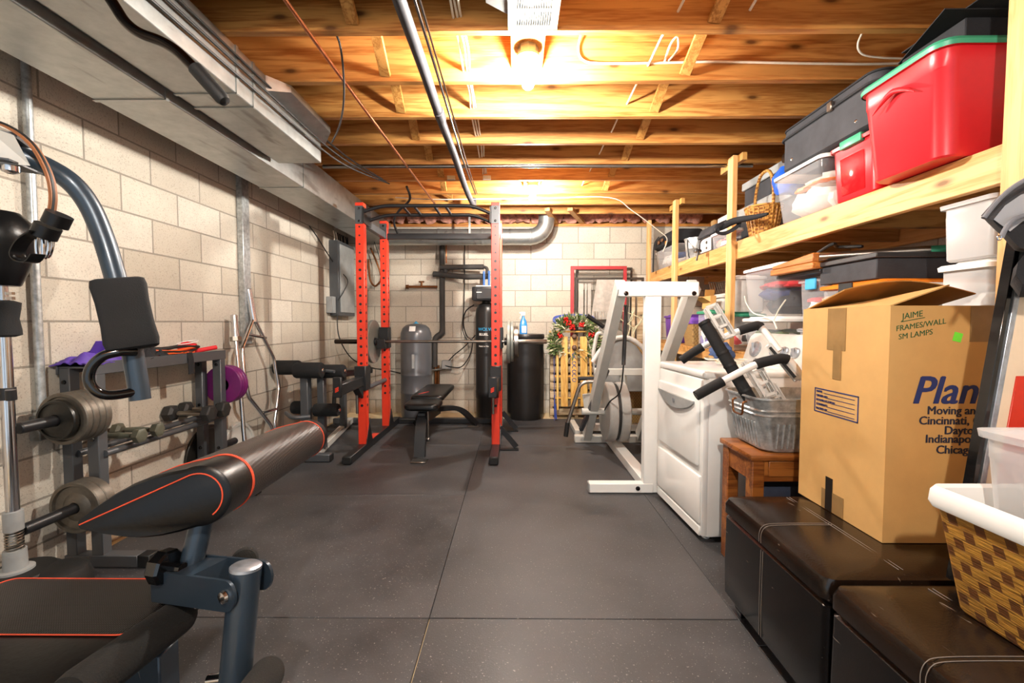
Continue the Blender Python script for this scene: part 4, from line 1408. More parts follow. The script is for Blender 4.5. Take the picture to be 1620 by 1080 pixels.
# post under the pad, bracket and leg developer
po0, po1 = P(318, 830, 1.04), P(300, 905, 1.02)
build('curl_post', MB().cyl(po1 + (po1 - po0) * 1.1, po0 + (po0 - po1) * .3, .025, seg=24), M['blue'], t)
pv = P(388, 925, .93)
dv = (P(290, 915, 1.02) - pv)
n_ = Vector((0, 0, 1)).cross(dv).normalized()
bk = MB()
for s in (-1, 1):
    o_ = n_ * .042 * s
    dd = dv.normalized()
    uu = Vector((0, 0, 1))
    poly = []
    for k in range(9):
        a_ = -PI / 2 + PI * k / 8
        poly.append(pv - dd * .032 * math.cos(a_) + uu * .034 * math.sin(a_))
    poly += [pv + dv * 1.2 + uu * .04, pv + dv * 1.2 - uu * .034]
    bk.rings([[p + o_ - n_ * .003 for p in poly], [p + o_ + n_ * .003 for p in poly]])
bk.beam(pv + dv * 1.2, pv + dv * .5, .08, .07)
build('pivot_bracket', bk, M['blue'], t)
build('pivot_bolt', MB().lathe([(.014, 0), (.012, .006), (.003, .009)], pv + n_ * .046 * (1 if n_.y < 0 else -1), n_ * (1 if n_.y < 0 else -1), 14), M['chrome'], t)
lt, lb = P(389, 896, .93), P(370, 1100, .90)
lb2 = lb + (lb - lt) * .35
build('leg_lever', MB().cyl(lb2, lt, .031, seg=26), M['blue'], t)
build('lever_cap', MB().lathe([(.0315, -.004), (.0315, .002), (.026, .006), (.001, .0065)], lt, lt - lb2, 26), M['silver'], t)
kn = P(262, 896, 1.0)
build('adjuster_knob', MB().lathe([(.014, .05), (.014, .02), (.036, .018), (.04, .012), (.04, -.012), (.034, -.02), (.001, -.02)], kn, (1, -.2, 0), 9), M['blackg'], t, smooth=20)
sd_ = MB()
zt = .505
seat = build('seat_cushion', pad(-1.36, -.79, .70, 1.125, .425, zt, .06, .03), M['leatherg'], t)
build('seat_top', MB().loft([(.245, .10, zt - .006, .03), (.245, .10, zt + .003, .03), (.235, .09, zt + .005, .03)], -1.065, 1.0, 5, True, True), M['carbon'], seat)
sc_ = MB()
sc_.tube([(-1.065 + x, 1.0 + y_, zt + .003) for x, y_ in rrect(.247, .102, .03, 5)], .0016, 6, True)
sc_.tube([(-1.075 + x, .9125 + y_, zt - .042) for x, y_ in rrect(.286, .214, .06, 6)], .0016, 6, True)
build('piping', sc_, M['stitch'], seat, label='orange stitched piping')
for a_, b_, r_ in ((P(292, 968, 1.02), P(100, 1110, .72), .046), (P(386, 888, 1.06), P(388, 884, 1.14), .036), (P(425, 1063, .98), P(390, 1120, .78), .042)):
    d_ = b_ - a_
    L_ = d_.length
    r_ *= .88
    build('foam_roller', MB().lathe([(r_ * .5, 0), (r_ * .85, .006), (r_ * .97, .018), (r_, .03), (r_, L_ - .03), (r_ * .9, L_ - .006), (r_ * .6, L_)], a_, d_, 28), M['olive'], t)
build('roller_axle', MB().cyl(P(425, 1063, .95), P(330, 1075, .95), .012), M['chrome'], t)
build('roller_axle', MB().cyl(P(292, 968, 1.0), P(388, 888, 1.08), .012), M['chrome'], t)
build('under_frame', MB().beam((-1.5, .98, .36), (-.80, .98, .36), .06, .12, .004).beam((-.84, .98, .40), (-.80, 1.0, .03), .05, .05, .004), M['blue'], t)
build('floor_beam', MB().box(-1.55, -.73, .94, 1.02, .004, .07, .004), M['ltsteel'], t)
build('upright_frame', MB().box(-1.62, -1.55, .92, 1.0, .004, 2.1, .004).beam((-1.585, .96, 2.08), (-1.0, 1.0, 2.22), .06, .06, .004).beam((-1.585, .98, 1.62), P(-40, 232, 1.02), .06, .08, .004), M['blue'], t)

# lat bar, strap and carabiners
t = thing('lat_bar', 'dark steel lat pulldown bar with a rubber grip hanging below the short duct', 'pulldown bar', (-.95, 1.2, 1.9))
lb_ = fillet([P(60, -130, 1.2), P(170, -10, 1.2), P(205, 48, 1.2), P(270, 70, 1.2), P(312, 112, 1.2)], .05, 8)
build('bar', MB().tube(lb_, .0135, 16), M['darkchrome'], t)
g0, g1 = P(308, 107, 1.2), P(357, 162, 1.2)
Lg = (g1 - g0).length
build('grip', MB().lathe([(.015, 0), (.0185, .003), (.0185, Lg - .015), (.014, Lg - .003), (.001, Lg)], g0, g1 - g0, 20), M['blackr'], t)
build('hanger_cable', MB().cyl(lb_[0], (lb_[0].x, lb_[0].y, 2.43), .004, seg=8), M['cableb'], t)
t = thing('ankle_strap', 'tan leather strap with black wraps and steel carabiners hanging from the press arm', 'strap', (-1.2, 1.05, 1.3))
q = spline([P(-40, 186, 1.0), P(10, 200, 1.02), P(50, 228, 1.03), P(76, 272, 1.03), P(84, 310, 1.03), P(80, 345, 1.03)], 6)
build('strap', MB().ribbon(q, (.002, .016, .002), .004), M['strapo'], t)
build('edge_braid', MB().tube([p + Vector((.006, -.004, .002)) for p in q], .0025, 8), M['cableb'], t)
for (x, y_), (x2, y2) in (((72, 336), (100, 356)), ((52, 356), (84, 373))):
    a_, b_ = P(x, y_, 1.02), P(x2, y2, 1.02)
    build('wrap', MB().lathe([(.022, 0), (.025, .0), (.025, .028), (.022, .028)], (a_ + b_) / 2 + Vector((0, 0, -.014)), (.55, 0, 1), 20), M['leatherg'], t)
for dx in (0, 9, 15):
    c_ = P(63 + dx, 390 - dx * .2, 1.02 + dx * .002)
    m_ = Matrix.Rotation(.12 * dx / 9, 3, 'Y')
    build('carabiner', MB().tube([c_ + m_ @ Vector((.008 * math.cos(a_), 0, .03 * math.sin(a_))) for a_ in [k * PI / 9 for k in range(18)]], .0035, 8, True), M['chrome'], t)
lo = [P(x, y_, 1.0) for x, y_ in ((58, 366), (38, 380), (27, 400), (34, 412), (50, 414), (60, 402))]
build('loop', MB().ribbon(spline(lo, 5), (.002, .03, .002), .003), M['leatherg'], t)
# ------------------------------------------------------------------ white weight machine
t = thing('weight_machine', 'white and grey leg machine with slanted legs and two big round plates', 'weight machine', (.95, 3.6, 0))
DY = 3.0
zt0, zt1 = 1.345, 1.445
build('foot', MB().box(.51, .945, DY - .035, DY + .035, .004, .068, .004), M['white'], t)
build('foot_cap', MB().box(.503, .513, DY - .034, DY + .034, .006, .066, .002), M['greyp'], t)
build('upright', MB().box(.878, .985, DY - .03, DY + .03, .004, zt0 + .01, .004), M['white'], t)
build('top_beam', MB().box(.70, 1.235, DY - .035, DY + .035, zt0, zt1, .006), M['white'], t)
build('slanted_leg', MB().beam((.725, DY + .02, 1.43), (.70, 4.26, .06), .07, .11, .004, up=(0, 1, .6)), M['ltsteel'], t)
build('slanted_leg', MB().beam((1.22, DY + .02, 1.43), (1.22, 4.26, .06), .07, .11, .004, up=(0, 1, .6)), M['ltsteel'], t)
build('rear_foot', MB().box(.58, 1.36, 4.22, 4.30, .004, .07, .004), M['ltsteel'], t)
build('base_beam', MB().box(.885, .975, DY + .03, 4.22, .004, .075, .004), M['white'], t)
for x, z in ((.745, 1.365), (1.20, 1.365), (.84, .036)):
    build('bolt', MB().lathe([(.016, 0), (.014, .006), (.003, .009)], (x, DY - .035, z), (0, -1, 0), 12), M['darkchrome'], t)
yd, zd = 3.93, .37
build('axle', MB().cyl((.60, yd, zd), (1.26, yd, zd), .03), M['ltsteel'], t)
for x in (.80, .905):
    d_ = build('flywheel', MB().lathe([(.03, 0), (.255, 0), (.265, .008), (.265, .072), (.255, .08), (.03, .08)], (x, yd, zd), (1, 0, 0), 44), mat('cast_grey_paint', 'a09d98', .45, .1, .08), t)
build('rubber_spacer', MB().lathe([(.25, 0), (.25, .025)], (.88, yd, zd), (1, 0, 0), 44), M['blackr'], t)
build('cable_sleeve', MB().cyl((.86, 3.42, 1.30), (.845, 3.42, .84), .016, seg=12).cyl((.725, 3.2, 1.30), (.86, 3.42, 1.30), .008), M['darkp'], t)
build('pull_cable', MB().tube(spline([(.845, 3.42, .84), (.84, 3.5, .62), (.80, 3.7, .5), (.79, 3.85, .40)], 6), .006, 8), M['cableb'], t)
build('side_link', MB().beam((.62, 4.1, .16), (.76, 3.62, .78), .035, .035, .003).beam((.74, 3.62, .80), (.70, 3.72, .80), .06, .02), M['greysteel'], t)
lv = fillet([P(962, 610, 4.0), P(938, 602, 4.05), P(918, 606, 4.05), P(912, 625, 4.05), P(897, 672, 4.05)], .06, 6)
build('lever', MB().tube(lv, .018, 12), M['steel'], t)
build('lever_grip', MB().cyl(P(898, 668, 4.05), P(895, 690, 4.05), .022), M['blackr'], t)
build('foot_plate', MB().obox(P(932, 650, 4.2), .09, .02, .34, Matrix.Rotation(-.12, 3, 'Y'), .004), M['ltsteel'], t)
build('seat_frame', MB().beam((.72, 4.0, .72), (1.2, 4.0, .72), .05, .06, .004).beam((.98, 4.0, .72), (1.06, 4.1, .3), .05, .05, .004), M['ltsteel'], t)

# exercise bike behind it
t = thing('elliptical_trainer', 'grey elliptical trainer with a humped shroud and black-gripped arm behind the weight machine', 'exercise machine', (1.1, 4.75, 0))
sh_ = [(.86, .45), (.86, .78), (.93, .92), (1.02, 1.0), (1.14, 1.01), (1.26, .93), (1.36, .78), (1.4, .45)]
build('shroud', MB().prism(sh_, 4.55, 4.80, 'y', .02, 2), M['greyp'], t)
hump = [Vector((.80 + .62 * k / 10, 4.53, .76 + .26 * math.sin(PI * k / 10) ** .8)) for k in range(11)]
build('shroud_edge', MB().tube(hump, .024, 12), M['ltgreyp'], t)
build('frame', MB().box(.8, 1.5, 4.62, 4.70, .02, .09, .004).box(1.05, 1.11, 4.6, 4.7, .05, .6, .004).box(.9, 1.4, 4.58, 4.66, .56, .62, .004).box(.62, .68, 4.5, 5.0, .004, .06, .004), M['ltsteel'], t)
build('arm', MB().tube(fillet([P(962, 530, 4.6), P(945, 525, 4.6), P(938, 560, 4.6), P(950, 640, 4.6)], .05), .02, 10).tube([P(948, 516, 4.55), P(975, 540, 4.6), P(985, 570, 4.6)], .02, 10), M['ltsteel'], t)
build('arm_grip', MB().cyl(P(929, 499, 4.5), P(955, 517, 4.52), .022), M['blackr'], t)
build('crossbar', MB().cyl((.7, 4.86, .55), (1.5, 4.86, .55), .022), M['darkp'], t)
bt = MB()
for i in range(6):
    rg = random.Random(i + 20)
    p0 = Vector((1.28 + .02 * i, 5.1, .95))
    bt.tube(spline([p0, p0 + Vector((rg.uniform(-.06, .06), 0, .14)), p0 + Vector((rg.uniform(-.14, .14), 0, .26)), p0 + Vector((rg.uniform(-.2, .2), .02, .36))], 4), .006, 6)
build('bare_twigs', bt, M['frost'], label='pale curly twigs sticking up behind the elliptical trainer', cat='twigs', kind='stuff')
build('log_basket', MB().loft([(.16, .12, .0, .05), (.19, .14, .95, .05)], 1.36, 5.1, 4, True, True), M['seagrass'], label='tall woven basket holding the twigs', cat='basket')

# ------------------------------------------------------------------ pallet, sled and wreath
t = thing('wooden_pallet', 'weathered pale wooden pallet standing against the back wall behind the sled', 'pallet', (.66, 5.55, 0))
for k in range(9):
    z0 = .03 + k * .105
    build('slat', MB().box(.43, 1.10, 5.385, 5.405, z0, z0 + .078, .003), M['pallet'], t)
for x in (.43, .74, 1.06):
    build('stringer', MB().box(x, x + .04, 5.406, 5.495, -.01, 1.0, .003), M['pallet'], t)
t = thing('wooden_sled', 'blond wooden sled with blue metal runners propped upright on the pallet', 'sled', (.62, 5.4, 0))
sx = P(907, 600, 5.35).x


def sl_(dx, z):
    return Vector((sx + dx, 5.235 + .09 * z, z))


for dx in (-.118, 0, .118):
    build('deck_slat', MB().beam(sl_(dx, .16), sl_(dx, 1.0), .085, .014, .003, up=(0, 1, 0)), M['sledwood'], t)
for dx in (-.2, .2):
    build('side_rail', MB().beam(sl_(dx, .12), sl_(dx, .86), .026, .018, .003, up=(0, 1, 0)), M['sledwood'], t)
    build('runner', MB().ribbon(spline([sl_(dx * 1.2, .0) + Vector((0, .0, .0)), sl_(dx * 1.2, .4), sl_(dx * 1.2, .9), sl_(dx * 1.1, 1.2) + Vector((0, -.03, 0))], 6), (0, .035, 0), .006), M['bluedk'], t)
build('front_bumper', MB().ribbon(spline([sl_(-.235, 1.17), sl_(-.22, 1.235), sl_(0, 1.26), sl_(.22, 1.235), sl_(.235, 1.17)], 6), (0, .03, 0), .03), M['bluedk'], t)
build('steering_bar', MB().beam(sl_(-.3, 1.06), sl_(.3, 1.06), .03, .02, .003), M['sledwood'], t)
for z in (.26, .52, .8):
    build('cross_brace', MB().beam(sl_(-.24, z) + Vector((0, .014, 0)), sl_(.24, z) + Vector((0, .014, 0)), .03, .02, .003), M['sledwood'], t)
ss = MB()
for k in range(7):
    z = .78 - .05 * k
    ss.tube([sl_(.022 * math.cos(a_), z + .02 * math.sin(a_)) - Vector((0, .009, 0)) for a_ in [j * PI / 5 for j in range(7 if k % 2 else 10)]], .004, 5)
build('painted_lettering', ss, M['bluedk'], t)
build('pull_rope', MB().tube(spline([sl_(-.235, .3), sl_(-.24, .12) - Vector((0, .03, 0)), sl_(-.22, .02) - Vector((0, .05, 0)), sl_(-.23, .2) - Vector((0, .03, 0))], 6), .007, 8), M['bluedk'], t)
t = thing('christmas_wreath', 'green pine wreath with red berries hung on the wooden sled', 'wreath', (sx, 5.33, .9))
rg = random.Random(5)
for name, m_, n_, ln, th_ in (('foliage', 'needle', 900, .09, .008), ('frosted_sprigs', 'frost', 380, .09, .008)):
    q = MB()
    for i in range(n_):
        a_ = R(-28) + R(236) * rg.random() if rg.random() < .9 else rg.random() * 6.3
        rad = .2 + rg.uniform(-.055, .055)
        c_ = Vector((sx + .01 + 1.12 * rad * math.cos(a_), 5.30 + rg.uniform(-.03, .03), .98 + .95 * rad * math.sin(a_) - (.06 if abs(math.cos(a_)) > .8 else 0)))
        d_ = Vector((math.cos(a_) + rg.uniform(-1, 1), rg.uniform(-.9, .2), math.sin(a_) + rg.uniform(-1, 1))).normalized() * ln * rg.uniform(.6, 1.2)
        w_ = d_.cross(Vector((rg.uniform(-1, 1), rg.uniform(-1, 1), rg.uniform(-1, 1)))).normalized() * th_
        v_ = [q.bm.verts.new(p) for p in (c_ - w_, c_ + w_, c_ + d_ * .6 + w_ * 1.3, c_ + d_, c_ + d_ * .6 - w_ * 1.3)]
        q.bm.faces.new(v_)
    build(name, q, M[m_], t, kind='stuff')
q = MB()
for cx_, cz_ in ((-.17, .02), (-.07, .17), (-.03, .12), (.08, .15), (.2, .03), (-.1, .2)):
    for k in range(15):
        q.sphere((sx + cx_ + rg.uniform(-.03, .03), 5.25 + rg.uniform(-.02, .01), 1.0 + cz_ + rg.uniform(-.03, .03)), .011, 8, 6)
build('berries', q, M['berry'], t, kind='stuff')
for cz_ in (1.0, .87):
    build('jingle_bell', MB().sphere((sx, 5.27, cz_), .032, 14, 10), M['cone'], t)

# ------------------------------------------------------------------ framed screens leaning on the back wall
def framed(name, px0, px1, ptop, Dd, m_, fw, lean_, label, gl=True):
    th_ = thing(name, label, 'window frame', (P((px0 + px1) / 2, 500, Dd).x, Dd, 0))
    x0, x1 = P(px0, 500, Dd).x, P(px1, 500, Dd).x
    z1 = P(px0, ptop, Dd + .03).z
    f_ = lambda x, z, o=0: Vector((x, Dd - lean_ * (1 - z / z1) + o, z))
    q = MB()
    for a_, b_ in ((f_(x0, 0), f_(x0, z1)), (f_(x1, 0), f_(x1, z1)), (f_(x0 - fw / 2, z1), f_(x1 + fw / 2, z1)), (f_(x0 - fw / 2, fw / 2), f_(x1 + fw / 2, fw / 2))):
        q.beam(a_, b_, fw, .028, .003, up=(0, 1, 0))
    build('frame', q, m_, th_)
    if gl:
        build('pane', MB().sheet(lambda u, v: f_(x0 + (x1 - x0) * u, z1 * v, -.003), 1, 1, .004), M['glass'], th_)
    return th_


framed('storm_window', 905, 988, 424, 5.53, M['redframe'], .042, .01, 'dark red framed glass pane leaning on the back wall')
framed('storm_window', 912, 998, 425, 5.675, M['bronze'], .022, .01, 'bronze framed glass pane just behind the red framed one')
framed('storm_window', 911, 1016, 441, 5.60, M['bronze'], .03, .01, 'lower dark framed glass pane seen through the red frame')
build('cloth_reflection', MB().sheet(lambda u, v: Vector((1.03 - .06 * v + .36 * u, 5.575 + .004 * math.sin(u * 14), 1.71 - .40 * v)), 24, 8, .003).sheet(lambda u, v: Vector((.97 + .36 * u + .006 * math.sin(u * 300), 5.57 + .004 * math.sin(u * 200), 1.31 - .10 * v)), 60, 1, .002), M['curtain'], label='pale grey fringed cloth standing in for a reflection in the red framed pane', cat='cloth')  # solid cloth modelled in place of a reflection in the glass
build('wood_trim_bundle', MB().box(.80, .86, 5.562, 5.578, 0, 1.66).box(.88, .90, 5.562, 5.578, 0, 1.66).box(.915, .955, 5.562, 5.578, 0, 1.66), M['curtain'], label='pale strips of trim standing beside the cloth reflection', cat='wood strips', kind='stuff')
build('wood_boards', MB().box(1.46, 1.50, 5.52, 5.54, 0, 1.56).box(1.53, 1.60, 5.52, 5.54, 0, 1.5), M['pallet'], label='weathered boards standing at the back wall behind the white beam', cat='boards', kind='stuff')

# ------------------------------------------------------------------ dryer
t = thing('clothes_dryer', 'white front-loading clothes dryer beside the weight machine', 'dryer', (1.28, 2.6, 0))
ang = .055
MZ = Matrix.Translation((.972, 2.6, 0)) @ Matrix.Rotation(ang, 4, 'Z') @ Matrix.Translation((-.945, -2.6, 0))


def rb(mb):
    mb.bm.transform(MZ)
    return mb


y0, y1 = 2.295, 2.905
build('cabinet', rb(MB().box(.97, 1.60, y0, y1, .025, .88, .012, 2)), M['white'], t)
build('top', rb(MB().box(.945, 1.60, y0 - .004, y1 + .004, .875, .915, .014, 3)), M['white'], t)
fp = build('front_panel', rb(MB().box(.945, .985, y0 + .002, y1 - .002, .03, .87, .01, 2)), M['white'], t)
dd_ = build('door', rb(MB().box(.925, .95, y0 + .03, y1 - .03, .40, .80, .014, 3)), M['white'], t)
build('lower_panel', rb(MB().box(.932, .95, y0 + .01, y1 - .01, .095, .355, .01, 2)), M['white'], t)
build('toe_panel', rb(MB().box(.936, .95, y0 + .01, y1 - .01, .03, .085, .006)), M['white'], t)
q = MB()
hn = []
for k in range(13):
    u = k / 12
    yy_ = y0 + .06 + (y1 - y0 - .12) * u
    dz = .07 * math.sin(PI * u) ** .7
    hn.append([(.925, yy_, .745), (.905 + .01 * abs(2 * u - 1), yy_, .745), (.905 + .01 * abs(2 * u - 1), yy_, .735 - dz * .9), (.925, yy_, .735 - dz)])
q.rings(hn)
build('handle', rb(q), M['greyp'], dd_, label='grey curved door handle')
build('emblem', rb(MB().cyl((.904, 2.58, .715), (.901, 2.58, .715), .013)), M['silver'], dd_)
for y_ in (y0 + .06, y1 - .06):
    build('foot', rb(MB().cyl((1.0, y_, 0), (1.0, y_, .03), .02)), M['whitep'], t)
cpz = [(1.495, .916), (1.55, 1.085), (1.57, 1.10), (1.61, 1.10), (1.61, .916)]
q = MB()
rs = []
for y_, k in ((y0 + .0, .9), (y0 + .03, 1), (y1 - .03, 1), (y1 + .0, .9)):
    rs.append([(1.61 - (1.61 - x) * k, y_, .912 + (z_ - .912) * k) for x, z_ in cpz])
cpn = build('control_panel', rb(MB().rings(rs)), M['ltgreyp'], t)
for y_, r_ in ((2.78, .05), (2.6, .03), (2.5, .03), (2.41, .03)):
    build('dial', rb(MB().lathe([(r_, -.006), (r_, .012), (r_ * .8, .016), (.001, .016)], (1.522, y_, 1.0), (-.95, 0, .31), 24).beam((1.506, y_, 1.005 - r_ * .7), (1.50, y_ + .004, 1.005 + r_ * .75), .012, .014)), M['silver'], cpn)
# things on the dryer
build('denim_pile', MB().blob(P(1118, 571, 2.86) + Vector((.06, -.08, .065)), .068, (1, 1, .72), .5, 8), M['denim'], label='crumpled blue denim cloth on the dryer top', cat='cloth')
ck = MB()
for i in range(7):
    cx_, cy_ = 1.28 + .03 * (i % 3), 2.45 + .05 * i
    ck.tube([(cx_ + .09 * math.cos(a_), cy_ + .06 * math.sin(a_), .925 + .003 * i + .003 * math.sin(3 * a_)) for a_ in [k * PI / 8 for k in range(16)]], .004, 6, True)
build('coiled_cord', ck, M['cable'], label='loose coils of pale cord lying on the dryer top', cat='cord', kind='stuff')
# ------------------------------------------------------------------ wooden stool and galvanized tub
t = thing('wooden_stool', 'brown wooden stool holding the galvanized tub', 'stool', (1.3, 2.04, 0))
x0, x1, y0, y1, zt = 1.03, 1.56, 1.90, 2.20, .592
build('top', MB().box(x0, x1, y0, y1, zt - .026, zt, .006, 2), M['stool'], t)
build('apron', MB().box(x0 + .03, x1 - .03, y0 + .02, y0 + .038, zt - .125, zt - .026, .003), M['stool'], t)
build('apron', MB().box(x0 + .03, x1 - .03, y1 - .038, y1 - .02, zt - .125, zt - .026, .003), M['stool'], t)
build('apron', MB().box(x0 + .018, x0 + .036, y0 + .03, y1 - .03, zt - .125, zt - .026, .003), M['stool'], t)
build('apron', MB().box(x1 - .036, x1 - .018, y0 + .03, y1 - .03, zt - .125, zt - .026, .003), M['stool'], t)
build('drawer_front', MB().box(x0 + .085, x1 - .085, y0 + .012, y0 + .022, zt - .10, zt - .03, .003), M['stool'], t)
for x in (x0 + .012, x1 - .067):
    for y in (y0 + .012, y1 - .067):
        build('leg', MB().box(x, x + .055, y, y + .055, .002, zt - .026, .004), M['stool'], t)

t = thing('galvanized_tub', 'ribbed square galvanized tub standing on the wooden stool', 'tub', (1.33, 2.04, .592))
cx, cy, z0 = 1.30, 2.065, .594
q = MB().loft([(.19, .135, z0 + .002, .06), (.20, .142, z0 + .01, .06), (.228, .16, z0 + .16, .065), (.234, .164, z0 + .165, .065), (.229, .161, z0 + .172, .065), (.232, .163, z0 + .182, .065), (.238, .167, z0 + .187, .065), (.233, .164, z0 + .194, .065), (.243, .172, z0 + .236, .065), (.25, .178, z0 + .238, .068), (.25, .178, z0 + .246, .068), (.243, .172, z0 + .246, .065), (.226, .158, z0 + .17, .06), (.196, .138, z0 + .012, .055)], cx, cy, 7, True, True)
tb = build('tub_body', q, M['galvb'], t)
q = MB()
for i in range(9):
    y = cy - .10 + i * .025
    q.tube([(cx - .201 - .0, y, z0 + .02), (cx - .224, y * 1.0, z0 + .13)], .005, 8)
for i in range(13):
    x = cx - .15 + i * .025
    q.tube([(x, cy - .1425, z0 + .02), (x, cy - .157, z0 + .13)], .005, 8)
build('ribs', q, M['galvb'], tb)
hx = cx - .235
build('handle', MB().tube(fillet([(hx, cy - .055, z0 + .215), (hx - .02, cy - .055, z0 + .21), (hx - .018, cy - .05, z0 + .15), (hx - .018, cy + .035, z0 + .15), (hx - .02, cy + .04, z0 + .21), (hx, cy + .04, z0 + .215)], .02), .005, 8), M['brass'], t)

# doorway pull-up bar standing in the tub
t = thing('pull_up_bar', 'white doorway pull-up bar with black foam grips sticking out of the tub', 'pull-up bar', (1.3, 2.05, .62))
A, B = P(1113, 508, 2.16), P(1186, 630, 2.03)
C_ = B + (B - A) * .12
nn = (B - A).normalized()
build('cross_tube', MB().tube([A, C_], .0285, 16), M['foam'], t)
for f_ in (.02, .42, .58, .9):
    c_ = A + (B - A) * f_
    build('tube_joint', MB().cyl(c_ - nn * .004, c_ + nn * .006, .0305, seg=18), M['blackr'], t)
for pts, g1_, g2_ in (
        ([P(1078, 570, 2.30), P(1112, 548, 2.26), P(1160, 527, 2.22), P(1190, 517, 2.20), P(1204, 518, 2.19), P(1233, 555, 2.12)], (0, 1), (2.35, 4)),
        ([P(1101, 626, 1.96), P(1143, 603, 1.96), P(1188, 580, 1.96), P(1215, 571, 1.95), P(1246, 569, 1.94), P(1270, 600, 1.92)], (0, 1), (2.35, 4))):
    sp = spline(pts, 8)
    build('handle_tube', MB().tube(sp, .0155, 14), M['whitep'], t)
    for lo_, hi_ in (g1_, g2_):
        seg = sp[int(lo_ * 8):int(hi_ * 8) + 1]
        build('foam_grip', MB().tube(seg, .0225, 14), M['foam'], t)
for c0, s_ in ((P(1130, 512, 2.15), 1), (P(1192, 600, 2.0), 1), (P(1222, 640, 2.02), 1)):
    u1 = nn
    v1 = Vector((.85, -.1, .35)).normalized()
    w1 = u1.cross(v1).normalized()
    q = MB()
    L1, L2 = .085, .05
    for e_ in (-.022, .022):
        o_ = c0 + w1 * e_
        q.beam(o_ - u1 * L1 + v1 * 0, o_ + u1 * L1, .006, .014, up=v1)
        q.beam(o_ - u1 * L1 + v1 * L2, o_ + u1 * L1 + v1 * L2, .006, .014, up=v1)
        for k in (-1, -.33, .33, 1):
            q.beam(o_ + u1 * L1 * k, o_ + u1 * L1 * k + v1 * L2, .006, .012, up=u1)
    q.beam(c0 - u1 * L1 + v1 * L2, c0 + u1 * L1 + v1 * L2, .05, .005, up=v1)
    build('door_bracket', q, M['ltgreyp'], t)
build('slotted_arm', MB().beam(P(1215, 545, 2.0), P(1262, 602, 1.93), .012, .03, .004).beam(P(1217, 543, 1.98), P(1264, 600, 1.91), .004, .012), M['ltgreyp'], t)
build('slot', MB().beam(P(1218, 549, 1.975), P(1258, 597, 1.912), .004, .012, .001), M['blackr'], t)
build('navy_block', MB().loft([(.17, .06, .004, .03), (.18, .068, .03, .03), (.18, .068, .40, .03), (.17, .06, .42, .03)], 1.295, 2.05, 4, True, True), mat('dark_navy', '2c3448', .7, 0, .15, bump=.2, bs=200), label='dark navy block on the floor under the wooden stool', cat='suitcase')  # plain dark navy block filling the space between the stool legs


# ------------------------------------------------------------------ leather storage benches
def ottoman(x0, x1, y0, y1, label):
    th_ = thing('storage_bench', label, 'bench', ((x0 + x1) / 2, (y0 + y1) / 2, 0))
    cx_, cy_, hw, hd_ = (x0 + x1) / 2, (y0 + y1) / 2, (x1 - x0) / 2, (y1 - y0) / 2
    zl = .395
    b_ = build('body', MB().loft([(hw - .012, hd_ - .012, .06, .02), (hw - .002, hd_ - .002, .075, .022), (hw, hd_, .2, .022), (hw - .002, hd_ - .002, zl - .012, .022), (hw - .012, hd_ - .012, zl - .002, .02)], cx_, cy_, 5, True, True), M['leather'], th_)
    l_ = build('lid', MB().loft([(hw - .008, hd_ - .006, zl, .02), (hw + .004, hd_ - .003, zl + .01, .024), (hw + .006, hd_ - .003, zl + .045, .028), (hw - .004, hd_ - .008, zl + .066, .03), (hw - .03, hd_ - .03, zl + .076, .03), (hw - .12, hd_ - .1, zl + .079, .03)], cx_, cy_, 6, True, True), M['leathert'], th_)
    q_ = MB()
    xs = x0 + .235
    for e_ in (-.006, .006):
        q_.tube([(xs + e_, y0 + .04, zl + .0775), (xs + e_, cy_, zl + .0795), (xs + e_, y1 - .04, zl + .0775)], .0009, 5)
        ym = cy_ + e_ + .02
        q_.tube(spline([(x0 - .0065, ym, zl + .015), (x0 - .0065, ym, zl + .045), (x0 + .004, ym, zl + .067), (x0 + .03, ym, zl + .0765), (x0 + .12, ym, zl + .0795), (xs, ym, zl + .0795)], 4), .0009, 5)
    build('lid_stitching', q_, M['stitchg'], l_, label='double row of pale stitching')
    q_ = MB()
    for e_ in (-.006, .006):
        ym = cy_ + e_ + .02
        q_.tube([(x0 + .001, ym, .075), (x0 - .0008, ym, .2), (x0 + .001, ym, zl - .015)], .0009, 5)
    build('body_stitching', q_, M['stitchg'], b_, label='double row of pale stitching')
    for x in (x0 + .03, x1 - .09):
        for y in (y0 + .03, y1 - .09):
            build('leg', MB().hexa([(x + .008, y + .008, .002), (x + .052, y + .008, .002), (x + .052, y + .052, .002), (x + .008, y + .052, .002), (x, y, .062), (x + .06, y, .062), (x + .06, y + .06, .062), (x, y + .06, .062)], .003), M['blackg'], th_)


ottoman(.855, 1.645, 1.18, 1.775, 'dark brown leather storage bench under the large cardboard box')
ottoman(.855, 1.645, .565, 1.172, 'dark brown leather storage bench nearest the camera under the rattan basket')

# ------------------------------------------------------------------ moving box
OT = .476
t = thing('cardboard_box', 'large cardboard moving box with blue printing standing on the leather bench', 'cardboard box', (1.4, 1.56, OT))
bx0, bx1, by0, by1, bz1 = 1.157, 1.64, 1.365, 1.775, 1.222
th = .005
sides = [((bx0, by0), (bx1, by0)), ((bx1, by0), (bx1, by1)), ((bx1, by1), (bx0, by1)), ((bx0, by1), (bx0, by0))]
q = MB().box(bx0, bx1, by0, by0 + th, OT, bz1).box(bx0, bx0 + th, by0 + th, by1 - th, OT, bz1).box(bx1 - th, bx1, by0 + th, by1 - th, OT, bz1).box(bx0, bx1, by1 - th, by1, OT, bz1).box(bx0 + th, bx1 - th, by0 + th, by1 - th, OT, OT + th)
body = build('body', q, M['card'], t)
